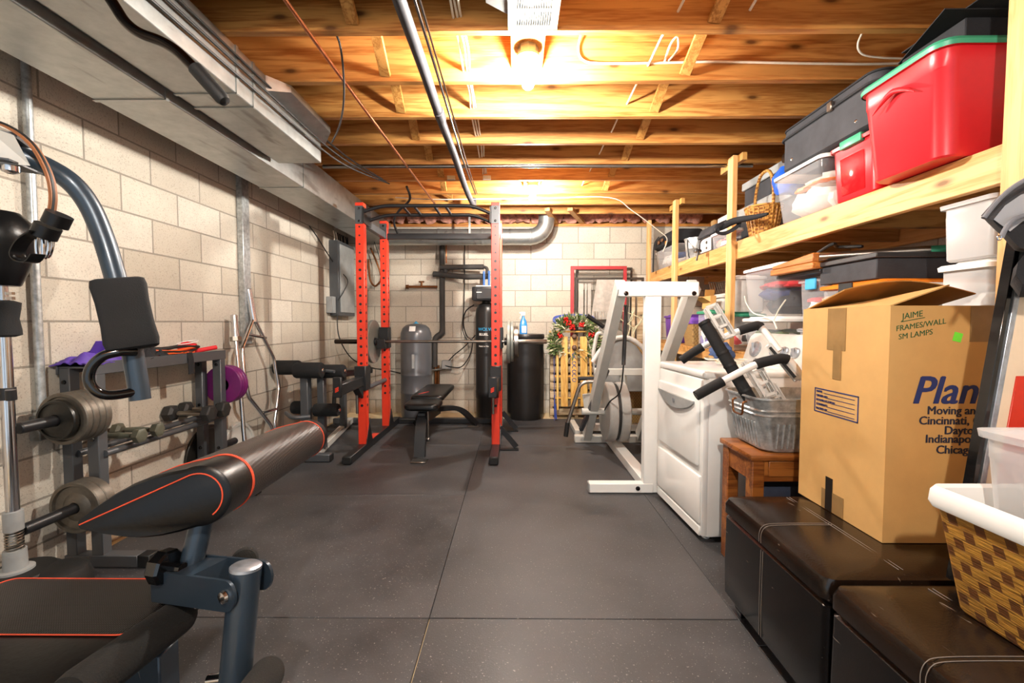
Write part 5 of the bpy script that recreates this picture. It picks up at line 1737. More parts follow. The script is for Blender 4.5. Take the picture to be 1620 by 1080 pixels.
# flaps: the one over the printed side stands half open, the side flap lies flat
build('flap', MB().sheet(lambda u, v: Vector((bx0 + .2 * u, by0 + .004 + (by1 - by0 - .008) * v + .02 * u * (1 - 2 * v), bz1 + .001 + (.066 - .043 * v) * u)), 4, 4, .004), M['card'], t)
build('flap', MB().sheet(lambda u, v: Vector((bx0 + .01 + (bx1 - bx0 - .02) * u, by1 - .003 - .20 * v, bz1 + .002 + (.05 + .045 * math.sin(PI * min(1, u * .9 + .1))) * v)), 10, 4, .004), M['card_shade'], t)
fy = by0 - .0008
for x0_, x1_, z0_, z1_, in (((bx0 + .245), (bx0 + .362), 1.11, bz1 - .001),):
    build('tape_strip', MB().box(x0_, x1_, fy - .0006, fy + .0005, z0_, z1_), M['tape'], body)
lx = bx0 - .0008
ym = (by0 + by1) / 2 + .02
build('tape_strip', MB().box(lx - .0006, lx + .0005, ym - .045, ym + .045, 1.07, bz1 - .001), M['tape'], body)
build('tape_strip', MB().box(lx - .0009, lx + .0005, ym - .028, ym + .012, .965, 1.09), M['tape'], body)
build('tape_strip', MB().box(lx - .0009, lx + .0005, ym - .005, ym + .03, OT + .001, .60), M['tapeb'], body, label='black tape')
build('tape_strip', MB().box(lx - .0006, lx + .0005, ym - .06, ym + .05, OT + .001, .55), M['tape'], body)
build('price_label', MB().obox((bx0 + .208, fy, 1.125), .026, .001, .028, Matrix.Rotation(.25, 3, 'Y')), M['neon'], body)
p_ = P(1441, 638, by0)
text('lettering', 'Plan', M['navy'], body, (p_.x, fy, p_.z), (1, 0, 0), (0, 0, 1), .122, .003, .25)
for line, px_, py_, sz in (('Moving and S', 1466, 655, .0365), ('Cincinnati, Col', 1453, 671, .0365), ('Dayton, C', 1493, 686.5, .0365), ('Indianapolis', 1463, 700, .0365), ('Chicago, I', 1480, 717, .0365)):
    p_ = P(px_, py_, by0)
    text('lettering', line, M['ink'], body, (p_.x, fy, p_.z), (1, 0, 0), (0, 0, 1), sz, .0011)
for line, px_, py_, sz in (('JAIME', 1427, 505, .026), ('FRAMES/WALL', 1417, 524, .024), ('SM LAMPS', 1421, 537, .024)):
    p_ = P(px_, py_, by0)
    text('handwriting', line, M['greenink'], body, (p_.x, fy, p_.z), (1, 0, .16), (-.16, 0, 1), sz, -.0004, .15)
p_, p2_ = P(1425, 509, by0), P(1463, 502, by0)
build('underline', MB().beam((p_.x, fy, p_.z), (p2_.x, fy, p2_.z), .001, .002), M['greenink'], body)
# printed form on the side
fa, fb = PX(1290, 613, bx0), PX(1357, 664, bx0)
ya_, yb_, z1_, z0_ = fa.y, fb.y, fa.z, .832
q = MB()
for a_, b_ in (((ya_, z1_), (yb_, z1_)), ((ya_, z0_), (yb_, z0_)), ((ya_, z0_), (ya_, z1_)), ((yb_, z0_), (yb_, z1_))):
    q.beam((lx, a_[0], a_[1]), (lx, b_[0], b_[1]), .004, .004, up=(1, 0, 0)) if False else q.obox((lx, (a_[0] + b_[0]) / 2, (a_[1] + b_[1]) / 2), .001, abs(a_[0] - b_[0]) + .004, abs(a_[1] - b_[1]) + .004)
for k in range(5):
    z_ = z1_ - (z1_ - z0_) * (k + .85) / 5.4
    st = (.2, .25, .38, .28, .3)[k]
    ys = ya_ + (yb_ - ya_) * st
    q.obox((lx, (ys + yb_) / 2 + .005, z_), .001, abs(ys - yb_) - .02, .0018)
build('printed_form', q, M['navy'], body)
for k, s_ in enumerate(('NAME', 'ORDER NO.', 'ROOM/LOCATION', 'CONTENTS', 'PACKED BY')):
    z_ = z1_ - (z1_ - z0_) * (k + .85) / 5.4
    text('lettering', s_, M['navy'], body, (lx, ya_ - .008, z_), (0, -1, 0), (0, 0, 1), .0115, .0003)

# ------------------------------------------------------------------ rattan basket with a white liner
t = thing('rattan_basket', 'woven rattan basket with a white cloth liner on the near leather bench', 'basket', (1.3, .87, OT))
cx, cy = 1.36, .835
zt = .775
q = MB().loft([(.285, .205, OT + .002, .015), (.29, .21, OT + .01, .015), (.335, .232, zt - .03, .015), (.338, .235, zt - .02, .015), (.328, .226, zt - .02, .012), (.282, .20, OT + .012, .012)], cx, cy, 3, True, True)
bk = build('basket_body', q, M['wick2'], t)
q = MB().loft([(.342, .240, zt - .052, .02), (.347, .245, zt - .04, .02), (.345, .243, zt - .012, .02), (.338, .236, zt, .018), (.325, .224, zt - .006, .016), (.296, .2, zt - .16, .02)], cx, cy, 4, False, True)
build('cloth_liner', q, M['whitep'], t)


# ------------------------------------------------------------------ plastic totes
def tote(label, cx_, cy_, z0_, hw, hd_, h, body_m='clear', lid_m='whitep', fill=(), taper=.9, lid=True, rz=0, cat='plastic bin', latch=None, lid_h=.022, r=.03, group=None, nm='storage_bin'):
    th_ = thing(nm, label, cat, (cx_, cy_, z0_), rz, group)
    WM_ = WM[th_]
    WM[th_] = Matrix.Translation((cx_, cy_, z0_))
    k = taper
    q_ = MB().loft([(hw * k - .006, hd_ * k - .006, .001, r), (hw * k, hd_ * k, .008, r), (hw * (k + (1 - k) * .8), hd_ * (k + (1 - k) * .8), h * .8, r), (hw * .985, hd_ * .985, h * .81, r), (hw * .99, hd_ * .99, h - .012, r), (hw + .006, hd_ + .006, h - .01, r), (hw + .006, hd_ + .006, h - .004, r)], 0, 0, 5, True, False)
    q_.bm.transform(Matrix.Translation((cx_, cy_, z0_)))
    b_ = build('body', q_, M[body_m], th_)
    if lid:
        q_ = MB().loft([(hw + .011, hd_ + .011, h - .012, r + .005), (hw + .013, hd_ + .013, h + .004, r + .005), (hw + .004, hd_ + .004, h + lid_h * .5, r), (hw - .02, hd_ - .02, h + lid_h * .45, r), (hw - .03, hd_ - .03, h + lid_h, r)], 0, 0, 5, False, True)
        q_.bm.transform(Matrix.Translation((cx_, cy_, z0_)))
        build('lid', q_, M[lid_m], th_)
    if latch:
        for s_ in (-1, 1):
            q_ = MB().box(-hw - .02, -hw - .008, -.045, .045, h - .055, h + .012, .004)
            q_.bm.transform(Matrix.Translation((cx_, cy_, z0_)) @ Matrix.Rotation(0 if s_ < 0 else PI, 4, 'Z'))
            build('latch', q_, M[latch], th_)
    rg_ = random.Random(len(label) * 7)
    for i, (m_, f0, f1) in enumerate(fill):
        q_ = MB()
        zc_ = h * (f0 + f1) / 2
        hh = h * (f1 - f0) / 2
        n_ = 8
        for a_ in range(n_):
            q_.blob((hw * k * rg_.uniform(-.5, .5), hd_ * k * rg_.uniform(-.55, .55), zc_ + hh * rg_.uniform(-.2, .2)), 1, (hw * k * .58, hd_ * k * .58, hh), .3, i * 7 + a_ + len(label), 12, 8)
        # keep the contents inside the walls
        for v_ in q_.bm.verts:
            v_.co.x = max(-hw * k + .012, min(hw * k - .012, v_.co.x))
            v_.co.y = max(-hd_ * k + .012, min(hd_ * k - .012, v_.co.y))
            v_.co.z = max(.01 + h * f0, min(h - .03, v_.co.z))
        q_.bm.transform(Matrix.Translation((cx_, cy_, z0_)))
        build('contents', q_, M[m_], th_, kind='stuff')
    WM[th_] = WM_
    return th_


tote('milky plastic bin standing inside the rattan basket on its white liner', 1.355, .90, .617, .265, .13, .30, 'milky', 'milky', (('whitep', .1, .6),), lid_h=.012)

# board leaning at the right and the bag hung over it
t = thing('leaning_panel', 'tall cream and red panel with black and silver edging leaning behind the rattan basket', 'panel', (1.4, 1.2, .48))
lo_, hi_ = P(1536, 760, 1.15), P(1614, 330, 1.15)
e_ = Vector((.42, .0, 0))
n_ = (hi_ - lo_).cross(e_).normalized()
if n_.y > 0:
    n_ = -n_
lo_ = lo_ + (lo_ - hi_).normalized() * ((lo_.z - .482) / abs((lo_ - hi_).normalized().z) if lo_.z > .482 else 0)


def pl(u, v, o=0):
    return lo_ + (hi_ - lo_) * v + e_ * u + n_ * o


def slab(u0, u1, v0, v1, o0, o1):
    return MB().hexa([pl(u0, v0, o0), pl(u1, v0, o0), pl(u1, v0, o1), pl(u0, v0, o1), pl(u0, v1, o0), pl(u1, v1, o0), pl(u1, v1, o1), pl(u0, v1, o1)], .001)


build('board', slab(.03, 1, 0, 1, -.018, 0), M['cream'], t)
build('black_edge', slab(0, .03, 0, 1, -.02, .006), M['blackg'], t)
build('silver_trim', slab(.036, .062, 0, 1, -.019, .010), M['silver'], t)
build('silver_trim', slab(.066, .085, 0, 1, -.018, .005), M['silver'], t)
build('red_field', slab(.16, 1, .0, .56, -.002, .003), M['redpl'], t)

t = thing('travel_bag', 'black bag with a clear vinyl window hanging over the top of the leaning panel', 'bag', (1.5, 1.18, 1.3))


def tri(pts, D, th_):
    return MB().rings([[P(x, y, D) for x, y in pts], [P(x, y, D + th_) for x, y in pts]])


body_pts = [(1552, 341), (1575, 315), (1605, 293), (1650, 268), (1760, 240), (1790, 380), (1790, 470), (1660, 470), (1612, 470), (1598, 450), (1603, 425), (1622, 400), (1605, 396), (1585, 374), (1562, 352)]
q = MB()
ol = [Vector((x, y, 0)) for x, y in body_pts]
cxm = sum(p.x for p in ol) / len(ol)
cym = sum(p.y for p in ol) / len(ol)
ring_s = []
for s_, D_ in ((.78, 1.05), (.93, 1.07), (1.0, 1.11), (1.0, 1.16), (.9, 1.2)):
    ring_s.append([P(cxm + (p.x - cxm) * s_, cym + (p.y - cym) * s_, D_) for p in ol])
build('bag_body', q.rings(ring_s), M['blackc'], t)
wp = [(1572, 347), (1590, 325), (1615, 308), (1670, 290), (1670, 330), (1618, 350), (1598, 366)]
build('clear_window', MB().rings([[P(x, y, 1.055) for x, y in wp], [P(x, y, 1.045) for x, y in wp]]), M['bagclear'], t)
build('white_contents', MB().blob(P(1622, 325, 1.075), .035, (1.3, .5, .8), .3, 4), M['whitep'], t)
zp = spline([P(1556, 345, 1.04), P(1580, 316, 1.035), P(1607, 293, 1.03), P(1650, 270, 1.03)], 6)
build('zipper', MB().tube(zp, .005, 8).tube(spline([P(1584, 376, 1.035), P(1592, 360, 1.03), P(1606, 346, 1.03), P(1640, 335, 1.03)], 6), .005, 8), M['greyc'], t)
build('zip_pull', MB().tube([P(1581 + 3 * math.cos(a_), 376 + 4 * math.sin(a_), 1.03) for a_ in [k * PI / 5 for k in range(10)]], .0015, 6, True), M['chrome'], t)
# ------------------------------------------------------------------ storage shelves
SX, SZ = 1.69, 1.79
t = thing('storage_shelf', 'long built-in wooden storage shelf with two levels along the right wall', 'shelf', (2.05, 3.5, 0))
for y in (1.49, 3.44, 4.64, 5.55):
    build('post', MB().box(SX - .038, SX, y - .042, y + .042, -.0, JZ - .002, .003), M['stud'], t)
    build('post', MB().box(XR - .045, XR - .005, y - .042, y + .042, 0, JZ - .002, .003), M['stud'], t)
build('front_rail', MB().box(SX + .001, SX + .038, .6, 5.66, SZ - .135, SZ, .003), M['shelfy'], t)
build('back_rail', MB().box(XR - .085, XR - .047, .6, 5.66, SZ - .135, SZ - .002, .003), M['shelfy'], t)
build('shelf_board', MB().box(SX + .04, XR - .05, .6, 5.66, SZ - .018, SZ, .002), M['shelfx'], t)
for y in (1.0, 1.6, 2.0, 2.4, 2.8, 3.2, 3.75, 4.2, 4.9):
    build('cross_rail', MB().box(SX + .039, XR - .09, y, y + .038, SZ - .11, SZ - .019, .002), M['shelfx'], t)
build('lower_front_rail', MB().box(SX + .001, SX + .038, 1.2, 5.66, .845, .935, .003), M['shelfy'], t)
build('lower_shelf_board', MB().box(SX + .001, XR - .05, 1.2, 5.66, .936, .952, .002), M['shelfx'], t)
build('post', MB().box(1.93, 1.97, 1.44, 1.48, .953, SZ - .02, .003), M['stud'], t)
# top shoulder blocks under the joists
for y in (3.44, 4.64):
    struct('trim_post_block', MB().beam((SX + .02, y - .1, JZ - .03), (SX + .02, y + .25, JZ - .03), .035, .055), M['bridge'])

# ---- upper shelf, near to far
t = tote('big red plastic bin with a green lid on the upper shelf', 1.89, 1.855, SZ + .002, .33, .20, .40, 'binred', 'bingreen', (), .88, r=.06, lid_h=.035)
lid_ = [c for c in t.children if c.name.startswith('lid')][0]
q = MB()
hs = []
for k in range(13):
    u = k / 12
    hs.append(Vector((1.548, 1.855 - .10 + .20 * u, SZ + .325 - .05 * abs(2 * u - 1) ** 1.5)))
q.tube(hs, [.002 + .009 * math.sin(PI * k / 12) for k in range(13)], 10)
build('hand_grip', q, M['binred'], t)
tk = MB().hexa([(1.60, 1.70, SZ + .545), (2.25, 1.70, SZ + .545), (2.25, 2.10, SZ + .545), (1.73, 2.05, SZ + .545), (1.60, 1.70, SZ + .549), (2.25, 1.70, SZ + .549), (2.25, 2.10, SZ + .549), (1.73, 2.05, SZ + .549)])
build('picture_board', tk, M['blackc'], label='flat black board with a white edge lying on the green lid', cat='board')
build('picture_board', MB().box(1.70, 2.3, 1.66, 2.0, SZ + .5625, SZ + .567, .001).box(1.8, 2.2, 1.75, 1.95, SZ + .5495, SZ + .5625), M['blackc'], label='second flat black board stacked on the first one above the green lid', cat='board')
build('box_stack', MB().box(1.72, 2.2, 1.74, 2.02, SZ + .4365, SZ + .5445, .004), M['blackc'], label='dark box on the green lid under the black boards', cat='box')
build('green_clamp', MB().cyl((1.80, 1.68, SZ + .59), (1.86, 1.72, SZ + .59), .016).box(1.86, 1.90, 1.68, 1.76, SZ + .5675, SZ + .63, .008), M['bingreen'], label='small green metal clamp lying on the black boards over the big red bin', cat='clamp')

t = tote('smaller red bin with a clear red side window on the upper shelf', 1.93, 2.235, SZ + .002, .255, .145, .275, 'binred', 'binred', (), .93, r=.03, lid_h=.015)
q = MB().loft([(.075, .075, .04, .02), (.075, .075, .05, .02)], 0, 0, 4, True, True)
build('side_window', MB().hexa([(1.688, 2.165, SZ + .03), (1.694, 2.165, SZ + .03), (1.694, 2.315, SZ + .03), (1.688, 2.315, SZ + .03), (1.672, 2.165, SZ + .215), (1.68, 2.165, SZ + .215), (1.68, 2.315, SZ + .215), (1.672, 2.315, SZ + .215)], .004, 2), M['redclear'], t)
build('lid_clip', MB().box(1.655, 1.70, 2.16, 2.30, SZ + .255, SZ + .297, .006, 2), M['bingreen'], t)
for k in range(7):
    build('raised_letters', MB().box(1.6535, 1.6552, 2.23 - .018 * k, 2.24 - .018 * k, SZ + .27, SZ + .284), M['whitep'], t) if False else None

t = thing('suitcase', 'black soft suitcase lying flat on top of the bins on the upper shelf', 'suitcase', (2.0, 2.42, SZ + .30))
zc = SZ + .305
sc = build('case_body', MB().loft([(.31, .345, zc, .05), (.33, .365, zc + .015, .06), (.33, .365, zc + .19, .06), (.335, .37, zc + .195, .06), (.335, .37, zc + .205, .06), (.33, .365, zc + .21, .06), (.325, .36, zc + .25, .06), (.29, .33, zc + .268, .06)], 2.0, 2.46, 6, True, True), M['suit'], t)
build('piping', MB().tube([(2.0 + x, 2.46 + y, zc + .2) for x, y in rrect(.338, .373, .06, 6)], .007, 8, True).tube([(2.0 + x, 2.46 + y, zc + .252) for x, y in rrect(.328, .362, .06, 6)], .006, 8, True), M['blackc'], sc)
build('zip_lock', MB().box(1.650, 1.668, 2.36, 2.395, zc + .185, zc + .235, .004), M['steel'], sc)
for y in (2.21, 2.71):
    build('rivet', MB().lathe([(.009, 0), (.006, .004), (.001, .005)], (1.67, y, zc + .06), (-1, 0, 0), 10), M['chrome'], sc)
build('wheel', MB().cyl((1.68, 2.8, zc + .10), (1.74, 2.8, zc + .10), .03), M['blackg'], sc)

tote('clear plastic bin with a white lid full of white plush toys on the upper shelf', 1.93, 2.655, SZ + .002, .265, .225, .285, 'clear', 'whitep', (('whitep', .02, .6), ('curtain', .5, .8), ('orangep', .55, .7)), .88, r=.04)
t = thing('toy_head', 'white plush toy pressed against the side of the clear bin', 'plush toy', (1.76, 2.5, SZ + .02))
build('body', MB().blob((1.84, 2.60, SZ + .09), .07, (.7, 1.1, 1), .15, 2), M['whitep'], t)
build('ear', MB().blob((1.80, 2.58, SZ + .18), .035, (.6, 1, 1), .2, 5), M['whitep'], t)
build('face', MB().blob((1.81, 2.50, SZ + .19), .04, (.6, 1, 1), .2, 9), mat('tan_plush', 'c49a68', .9, 0, .2, bump=.4), t)
build('blue_sheet', MB().blob((1.83, 3.0, SZ + .33), .1, (.9, .9, 1.0), .35, 12), M['bluebag'], label='bright blue plastic bundle behind the suitcase on the upper shelf', cat='bundle')

t = thing('wicker_basket', 'small golden willow basket with a tall handle on the edge of the upper shelf', 'basket', (1.815, 3.26, SZ))
q = MB().lathe([(.075, .002), (.085, .008), (.118, .20), (.122, .205), (.122, .215), (.112, .215), (.078, .012)], (1.815, 3.26, SZ), (0, 0, 1), 32)
build('basket_body', q, M['wicker'], t)
q = MB()
for k in range(24):
    a_ = 2 * PI * k / 24
    q.tube([(1.815 + r_ * math.cos(a_), 3.26 + r_ * math.sin(a_), SZ + z_) for r_, z_ in ((.086, .01), (.103, .1), (.12, .205))], .005, 6)
build('stakes', q, M['wicker'], t)
build('rim', MB().tube([(1.815 + .122 * math.cos(a_), 3.26 + .122 * math.sin(a_), SZ + .215) for a_ in [k * PI / 14 for k in range(28)]], .008, 8, True), M['wicker'], t)
build('handle', MB().tube(spline([(1.815, 3.142, SZ + .2), (1.815, 3.145, SZ + .34), (1.815, 3.20, SZ + .46), (1.815, 3.31, SZ + .46), (1.815, 3.37, SZ + .34), (1.815, 3.378, SZ + .2)], 6), .011, 8), M['wicker'], t)

t = thing('black_pouch', 'black cloth pouch with a loop strap draped at the middle shelf post', 'bag', (1.68, 3.3, SZ))
build('pouch', MB().tube(spline([P(1138, 362, 3.30), P(1160, 350, 3.24), P(1195, 343, 3.1), P(1215, 338, 3.0)], 6), [.016, .02, .023, .025, .026, .026, .025, .024, .023, .022, .021, .02, .018, .017, .016, .014, .012, .011, .008], 10), M['blackc'], t)
build('loop_strap', MB().ribbon(spline([P(1150, 350, 3.28), P(1134, 358, 3.26), P(1132, 366, 3.25), P(1146, 369, 3.24), P(1164, 360, 3.23), P(1172, 350, 3.22)], 6), (.004, .03, .03), .003), M['blackc'], t)

t = thing('boxed_device', 'long black and grey equipment case on top of the stack on the upper shelf', 'equipment case', (2.15, 3.4, SZ + .4))
build('case', MB().box(1.98, 2.38, 3.04, 3.86, SZ + .365, SZ + .51, .01, 2), M['suit'], t)
build('top_edge', MB().box(1.965, 2.38, 3.02, 3.88, SZ + .51, SZ + .575, .006), M['greyp'], t)
t = thing('boxed_device', 'lower dark equipment case with a pale grey ledge beneath the long case', 'equipment case', (2.0, 3.5, SZ))
build('case', MB().box(1.97, 2.38, 3.10, 3.90, SZ + .07, SZ + .27, .01, 2), M['darkp'], t)
build('ledge', MB().box(1.95, 2.38, 3.06, 3.90, SZ + .27, SZ + .36, .005), M['greyp'], t)
build('feet', MB().box(1.99, 2.05, 3.15, 3.2, SZ + .002, SZ + .07).box(1.99, 2.05, 3.8, 3.85, SZ + .002, SZ + .07).box(2.3, 2.35, 3.15, 3.2, SZ + .002, SZ + .07).box(2.3, 2.35, 3.8, 3.85, SZ + .002, SZ + .07), M['darkp'], t)
t = thing('printer', 'dark grey printer with a white front behind the middle post on the upper shelf', 'printer', (1.95, 4.05, SZ))
build('body', MB().box(1.76, 2.25, 3.94, 4.28, SZ + .002, SZ + .17, .012, 2), M['darkp'], t)
build('cover', MB().hexa([(1.745, 3.94, SZ + .172), (2.25, 3.94, SZ + .172), (2.25, 4.28, SZ + .172), (1.745, 4.28, SZ + .172), (1.78, 3.96, SZ + .26), (2.22, 3.96, SZ + .26), (2.22, 4.26, SZ + .26), (1.78, 4.26, SZ + .26)], .01), M['suit'], t)
build('front_panel', MB().box(1.75, 1.76, 3.98, 4.2, SZ + .03, SZ + .15, .004), M['whitep'], t)
build('buttons', MB().cyl((1.745, 4.06, SZ + .11), (1.75, 4.06, SZ + .11), .015).cyl((1.745, 4.06, SZ + .06), (1.75, 4.06, SZ + .06), .012), M['blackg'], t)
build('boxed_unit', MB().box(1.95, 2.35, 3.98, 4.3, SZ + .262, SZ + .38, .01), M['ltgreyp'], label='pale grey box sitting on the printer', cat='box')
tote('small clear bin of pinkish odds and ends beside the middle post on the upper shelf', 1.83, 3.68, SZ + .002, .115, .15, .13, 'clear', 'whitep', (('pink', .05, .6), ('redc', .3, .6)), .88) if False else tote('small clear bin with a white lid at the shelf edge beside the galvanized bucket', 1.775, 3.735, SZ + .002, .06, .15, .13, 'clear', 'whitep', (('pink', .05, .6), ('redc', .3, .65), ('whitep', .1, .5)), .9, r=.02)
t = thing('galvanized_bucket', 'ribbed galvanized bucket at the edge of the upper shelf', 'bucket', (1.80, 4.05, SZ))
bxx, byy = 1.80, 4.27
bxx, byy = 1.775, 4.30
q = MB().lathe([(.08, .002), (.085, .006), (.098, .10), (.101, .103), (.098, .108), (.108, .20), (.113, .203), (.113, .21), (.106, .21), (.082, .012), (.001, .012)], (1.80, 4.42, SZ), (0, 0, 1), 32)
build('body', q, M['galvb'], t)
build('bail', MB().tube(spline([(1.70, 4.38, SZ + .19), (1.68, 4.33, SZ + .12), (1.69, 4.32, SZ + .03), (1.71, 4.35, SZ + .015)], 6), .005, 8), M['blackp'], t)
t = thing('desk_lamp', 'small black folding lamp arm in front of the galvanized bucket', 'lamp', (1.73, 4.1, SZ))
build('arm', MB().tube(fillet([P(1102, 412, 3.9), P(1108, 380, 3.9), P(1121, 372, 3.88)], .03), .008, 8), M['blackp'], t)
build('base', MB().lathe([(.035, 0), (.03, .02), (.012, .03)], (P(1105, 412, 3.9).x, 3.92, SZ + .001), (0, 0, 1), 16), M['blackp'], t)
tote('clear plastic bin at the far end of the upper shelf under the black camera bag', 1.90, 5.07, SZ + .002, .19, .33, .21, 'clear', 'clear', (('curtain', .05, .7), ('denim', .3, .7)), .9)
t = thing('camera_bag', 'black camera bag with buckles lying on the far clear bin', 'bag', (1.9, 4.9, SZ + .24))
build('bag', MB().loft([(.16, .30, SZ + .238, .05), (.19, .33, SZ + .26, .06), (.19, .33, SZ + .34, .06), (.15, .30, SZ + .39, .06)], 1.87, 5.08, 5, True, True), M['blackc'], t)
build('strap', MB().ribbon(spline([(1.68, 5.2, SZ + .38), (1.645, 5.25, SZ + .3), (1.645, 5.28, SZ + .1), (1.645, 5.28, SZ - .02)], 5), (0, .04, 0), .006), M['blackc'], t)
build('buckle', MB().box(1.650, 1.662, 5.1, 5.16, SZ + .28, SZ + .32, .003).box(1.65, 1.66, 4.98, 5.04, SZ + .29, SZ + .325, .003), M['brass'], t)
build('orange_tag', MB().box(1.648, 1.656, 4.86, 4.885, SZ + .22, SZ + .27), M['orangep'], t)

# ---- lower shelf
LZ = .953
tote('clear bin of dark clothes with a red patch behind the middle post', 1.93, 3.09, LZ + .262, .22, .225, .33, 'clear', 'whitep', (('blackc', .02, .55), ('navy', .3, .6), ('redc', .55, .72)), .9)
tote('clear bin of plush toys at the bottom of the stack beside the middle post', 1.93, 3.09, LZ + .001, .22, .225, .235, 'clear', 'whitep', (('curtain', .02, .6), ('needle', .3, .7)), .9)
build('white_cord', MB().tube(spline([PX(1178, 468, 1.675), PX(1181, 480, 1.675), PX(1192, 495, 1.67), PX(1210, 500, 1.67), PX(1223, 506, 1.67), PX(1232, 490, 1.67), PX(1243, 474, 1.67)], 8), .004, 8).tube(spline([PX(1223, 505, 1.67), PX(1226, 512, 1.67), PX(1229, 520, 1.67)], 5), .005, 8), M['cable'], label='white cord drooping across the front of the clear bins', cat='cord')
tote('clear bin of papers and crafts stacked on the lower shelf near the orange-lidded bin', 1.92, 2.56, LZ + .192, .20, .13, .27, 'clear', 'clear', (('whitep', .02, .6), ('card', .4, .7), ('redc', .5, .65)), .93, latch='bluet')
tote('clear lower bin with red contents under the bin of papers', 1.92, 2.56, LZ + .001, .20, .13, .17, 'clear', 'clear', (('redc', .05, .6), ('whitep', .3, .7)), .93, latch='bluet')
build('folded_board', MB().box(1.66, 2.2, 2.42, 2.82, 1.4435, 1.462, .002), M['darkp'], label='flat black folder lying between the bin of papers and the wooden shutter', cat='board')
t = thing('wooden_shutter', 'orange-stained slatted wooden panel lying under the upper shelf', 'wooden panel', (1.9, 2.7, 1.47))
q = MB()
for x_ in (1.65, 1.96, 2.2):
    q.box(x_ - .03, x_ + .03, 2.42, 2.82, 1.464, 1.50, .004)
build('frame', q.box(1.66, 2.2, 2.42, 2.47, 1.464, 1.5, .004).box(1.66, 2.2, 2.77, 2.82, 1.464, 1.5, .004), M['plank'], t)
q = MB()
for k in range(5):
    q.box(1.68, 2.19, 2.48 + .058 * k, 2.53 + .058 * k, 1.474, 1.49, .002)
build('slats', q, M['plank'], t)
build('top_board', MB().hexa([(1.62, 2.42, 1.501), (2.2, 2.42, 1.501), (2.2, 2.8, 1.501), (1.62, 2.8, 1.501), (1.62, 2.42, 1.55), (2.2, 2.42, 1.55), (2.2, 2.8, 1.52), (1.62, 2.8, 1.52)], .004), M['plank'], t)
cable('tangled_rope', [(1.70, 2.5, 1.56), (1.74, 2.44, 1.60), (1.8, 2.48, 1.59), (1.86, 2.40, 1.58), (1.9, 2.46, 1.585)], .009, 'cableb', 'tangle of black rope on top of the wooden panel', 'rope')
tote('clear bin with an orange lid and black latch under the flat black case', 1.93, 2.21, LZ + .001, .27, .20, .40, 'clear', 'orangep', (('whitep', .02, .5), ('curtain', .4, .6)), .93, latch='blackr', lid_h=.018)
t = thing('flat_case', 'flat black wooden case with a lipped lid on the orange-lidded bin', 'case', (1.95, 2.25, 1.37))
build('case', MB().box(1.675, 2.24, 2.06, 2.44, 1.3735, 1.47, .004), M['suit'], t)
build('lid', MB().box(1.66, 2.255, 2.045, 2.455, 1.47, 1.495, .004), M['darkp'], t)
t = thing('metal_pole', 'shiny metal pole with a green end lying across the flat black case', 'pole', (1.95, 2.2, 1.5))
a_, b_ = Vector((1.64, 2.40, 1.523)), Vector((2.12, 2.12, 1.523))
build('tube', MB().cyl(a_, a_ + (b_ - a_) * .8, .022), M['steel'], t)
build('green_end', MB().cyl(a_ + (b_ - a_) * .8, b_, .021), M['bingreen'], t)
tote('low white-lidded bin in front of the orange-lidded bin, behind the cardboard box', 1.83, 1.90, LZ + .001, .17, .095, .36, 'milky', 'whitep', (('whitep', .05, .5),), .93)
tote('upper milky plastic bin of the pair beside the near post', 1.73, 1.60 + .06, 1.392, .075, .09, .20, 'milky', 'milky', (), .95, r=.02) if False else tote('upper milky plastic bin of the pair just below the upper shelf near post', 1.83, 1.66, 1.402, .155, .095, .215, 'milky', 'milky', (), .95, r=.02, lid_h=.01)
tote('lower white-lidded milky bin of the pair near the front post', 1.835, 1.66, LZ + .001, .16, .095, .425, 'milky', 'whitep', (('whitep', .05, .7),), .97, r=.02)
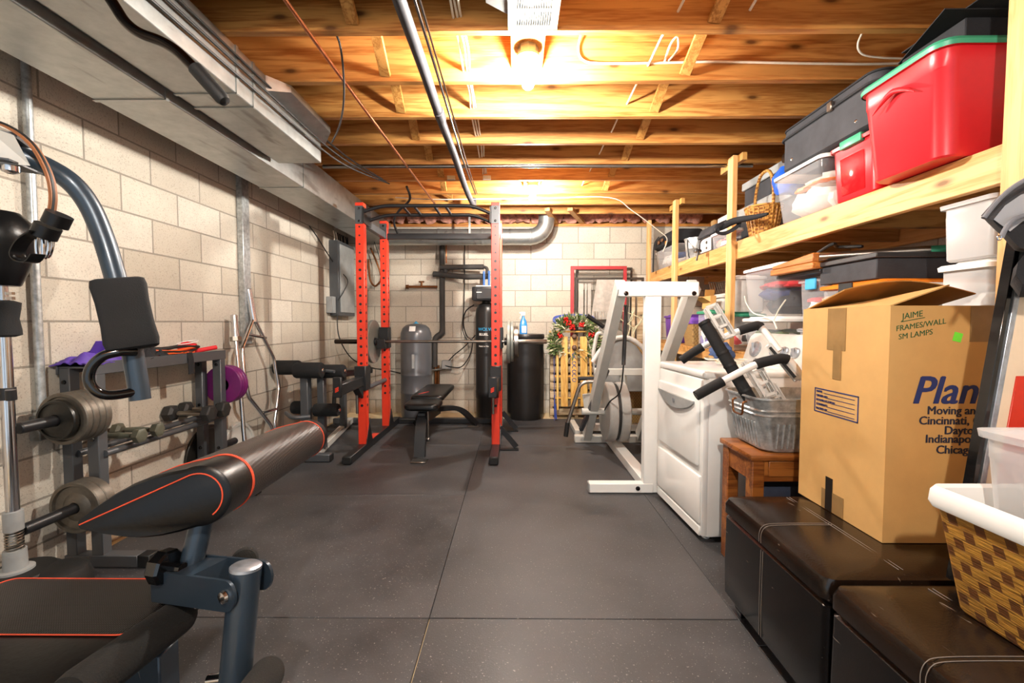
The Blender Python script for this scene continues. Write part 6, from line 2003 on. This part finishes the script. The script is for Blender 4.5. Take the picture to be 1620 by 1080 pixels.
# small things left of the middle post
t = thing('wire_rack', 'small wire dish rack on the grey bin under the upper shelf', 'wire rack', (1.8, 4.0, 1.40))
q = MB()
for k in range(9):
    x_ = 1.72 + .02 * k
    q.tube([(x_, 3.86, 1.42), (x_ + .02, 3.98, 1.53)], .003, 6)
q.tube([(1.72, 3.86, 1.42), (1.88, 3.86, 1.42)], .004, 6).tube([(1.74, 3.98, 1.53), (1.9, 3.98, 1.53)], .004, 6).tube([(1.72, 3.86, 1.42), (1.72, 3.98, 1.41)], .004, 6)
build('wires', q, M['steel'], t)
tote('pale grey bin under the wire rack left of the middle post', 1.88, 3.84, 1.10, .17, .20, .29, 'ltgreyp', 'ltgreyp', (), .92)
tote('grey lidded bin close behind the middle post', 1.84, 3.53, 1.25, .12, .075, .27, 'ltgreyp', 'whitep', (), .94)
tote('clear bin supporting the grey lidded bin at the middle post', 1.84, 3.53, LZ + .001, .12, .075, .275, 'clear', 'bingreen', (('whitep', .1, .6), ('redc', .1, .4)), .94)
t = thing('cardboard_box', 'small open cardboard box with raised flaps in front of the pale grey bin', 'cardboard box', (1.64, 3.72, 1.28))
c0 = Vector((1.66, 3.70, 1.155))
build('body', MB().box(1.60, 1.645, 3.62, 3.78, 1.285, 1.39).box(1.645, 1.70, 3.62, 3.78, 1.285, 1.29), M['card'], t)
build('flap', MB().obox((1.565, 3.70, 1.36), .08, .16, .004, Matrix.Rotation(.55, 3, 'Y')), M['card'], t)
build('flap', MB().obox((1.665, 3.79, 1.41), .08, .004, .08, Matrix.Rotation(.2, 3, 'X')), M['card_shade'], t)
tote('clear bin with a green lid under the small open cardboard box', 1.65, 3.72, LZ + .001, .075, .10, .30, 'clear', 'bingreen', (('whitep', .05, .6), ('violet', .05, .4)), .92)
t = thing('woven_bin', 'tall tan woven bin with a purple lid at the far end of the lower shelf', 'basket', (1.72, 4.12, LZ))
build('basket_body', MB().loft([(.075, .10, LZ + .001, .012), (.095, .125, LZ + .21, .012)], 1.70, 4.12, 3, True, True), M['seagrass'], t)
build('lid', MB().loft([(.10, .13, LZ + .205, .02), (.102, .132, LZ + .235, .02), (.085, .11, LZ + .265, .02)], 1.70, 4.12, 4, True, True), M['purplep'], t)
tote('purple plastic bin at the far end behind the white upright', 1.90, 4.85, LZ + .001, .19, .2, .28, 'purplep', 'purplep', (), .92)
tote('second purple bin stacked below the shelf at the back', 1.95, 5.3, LZ + .001, .2, .15, .3, 'purplep', 'whitep', (), .92) if False else None
build('lower_step', MB().box(1.60, 1.69, 3.98, 4.26, .90, .9515, .003), M['shelfx'], label='short wood block supporting the woven bin in front of the lower shelf', cat='wood block')
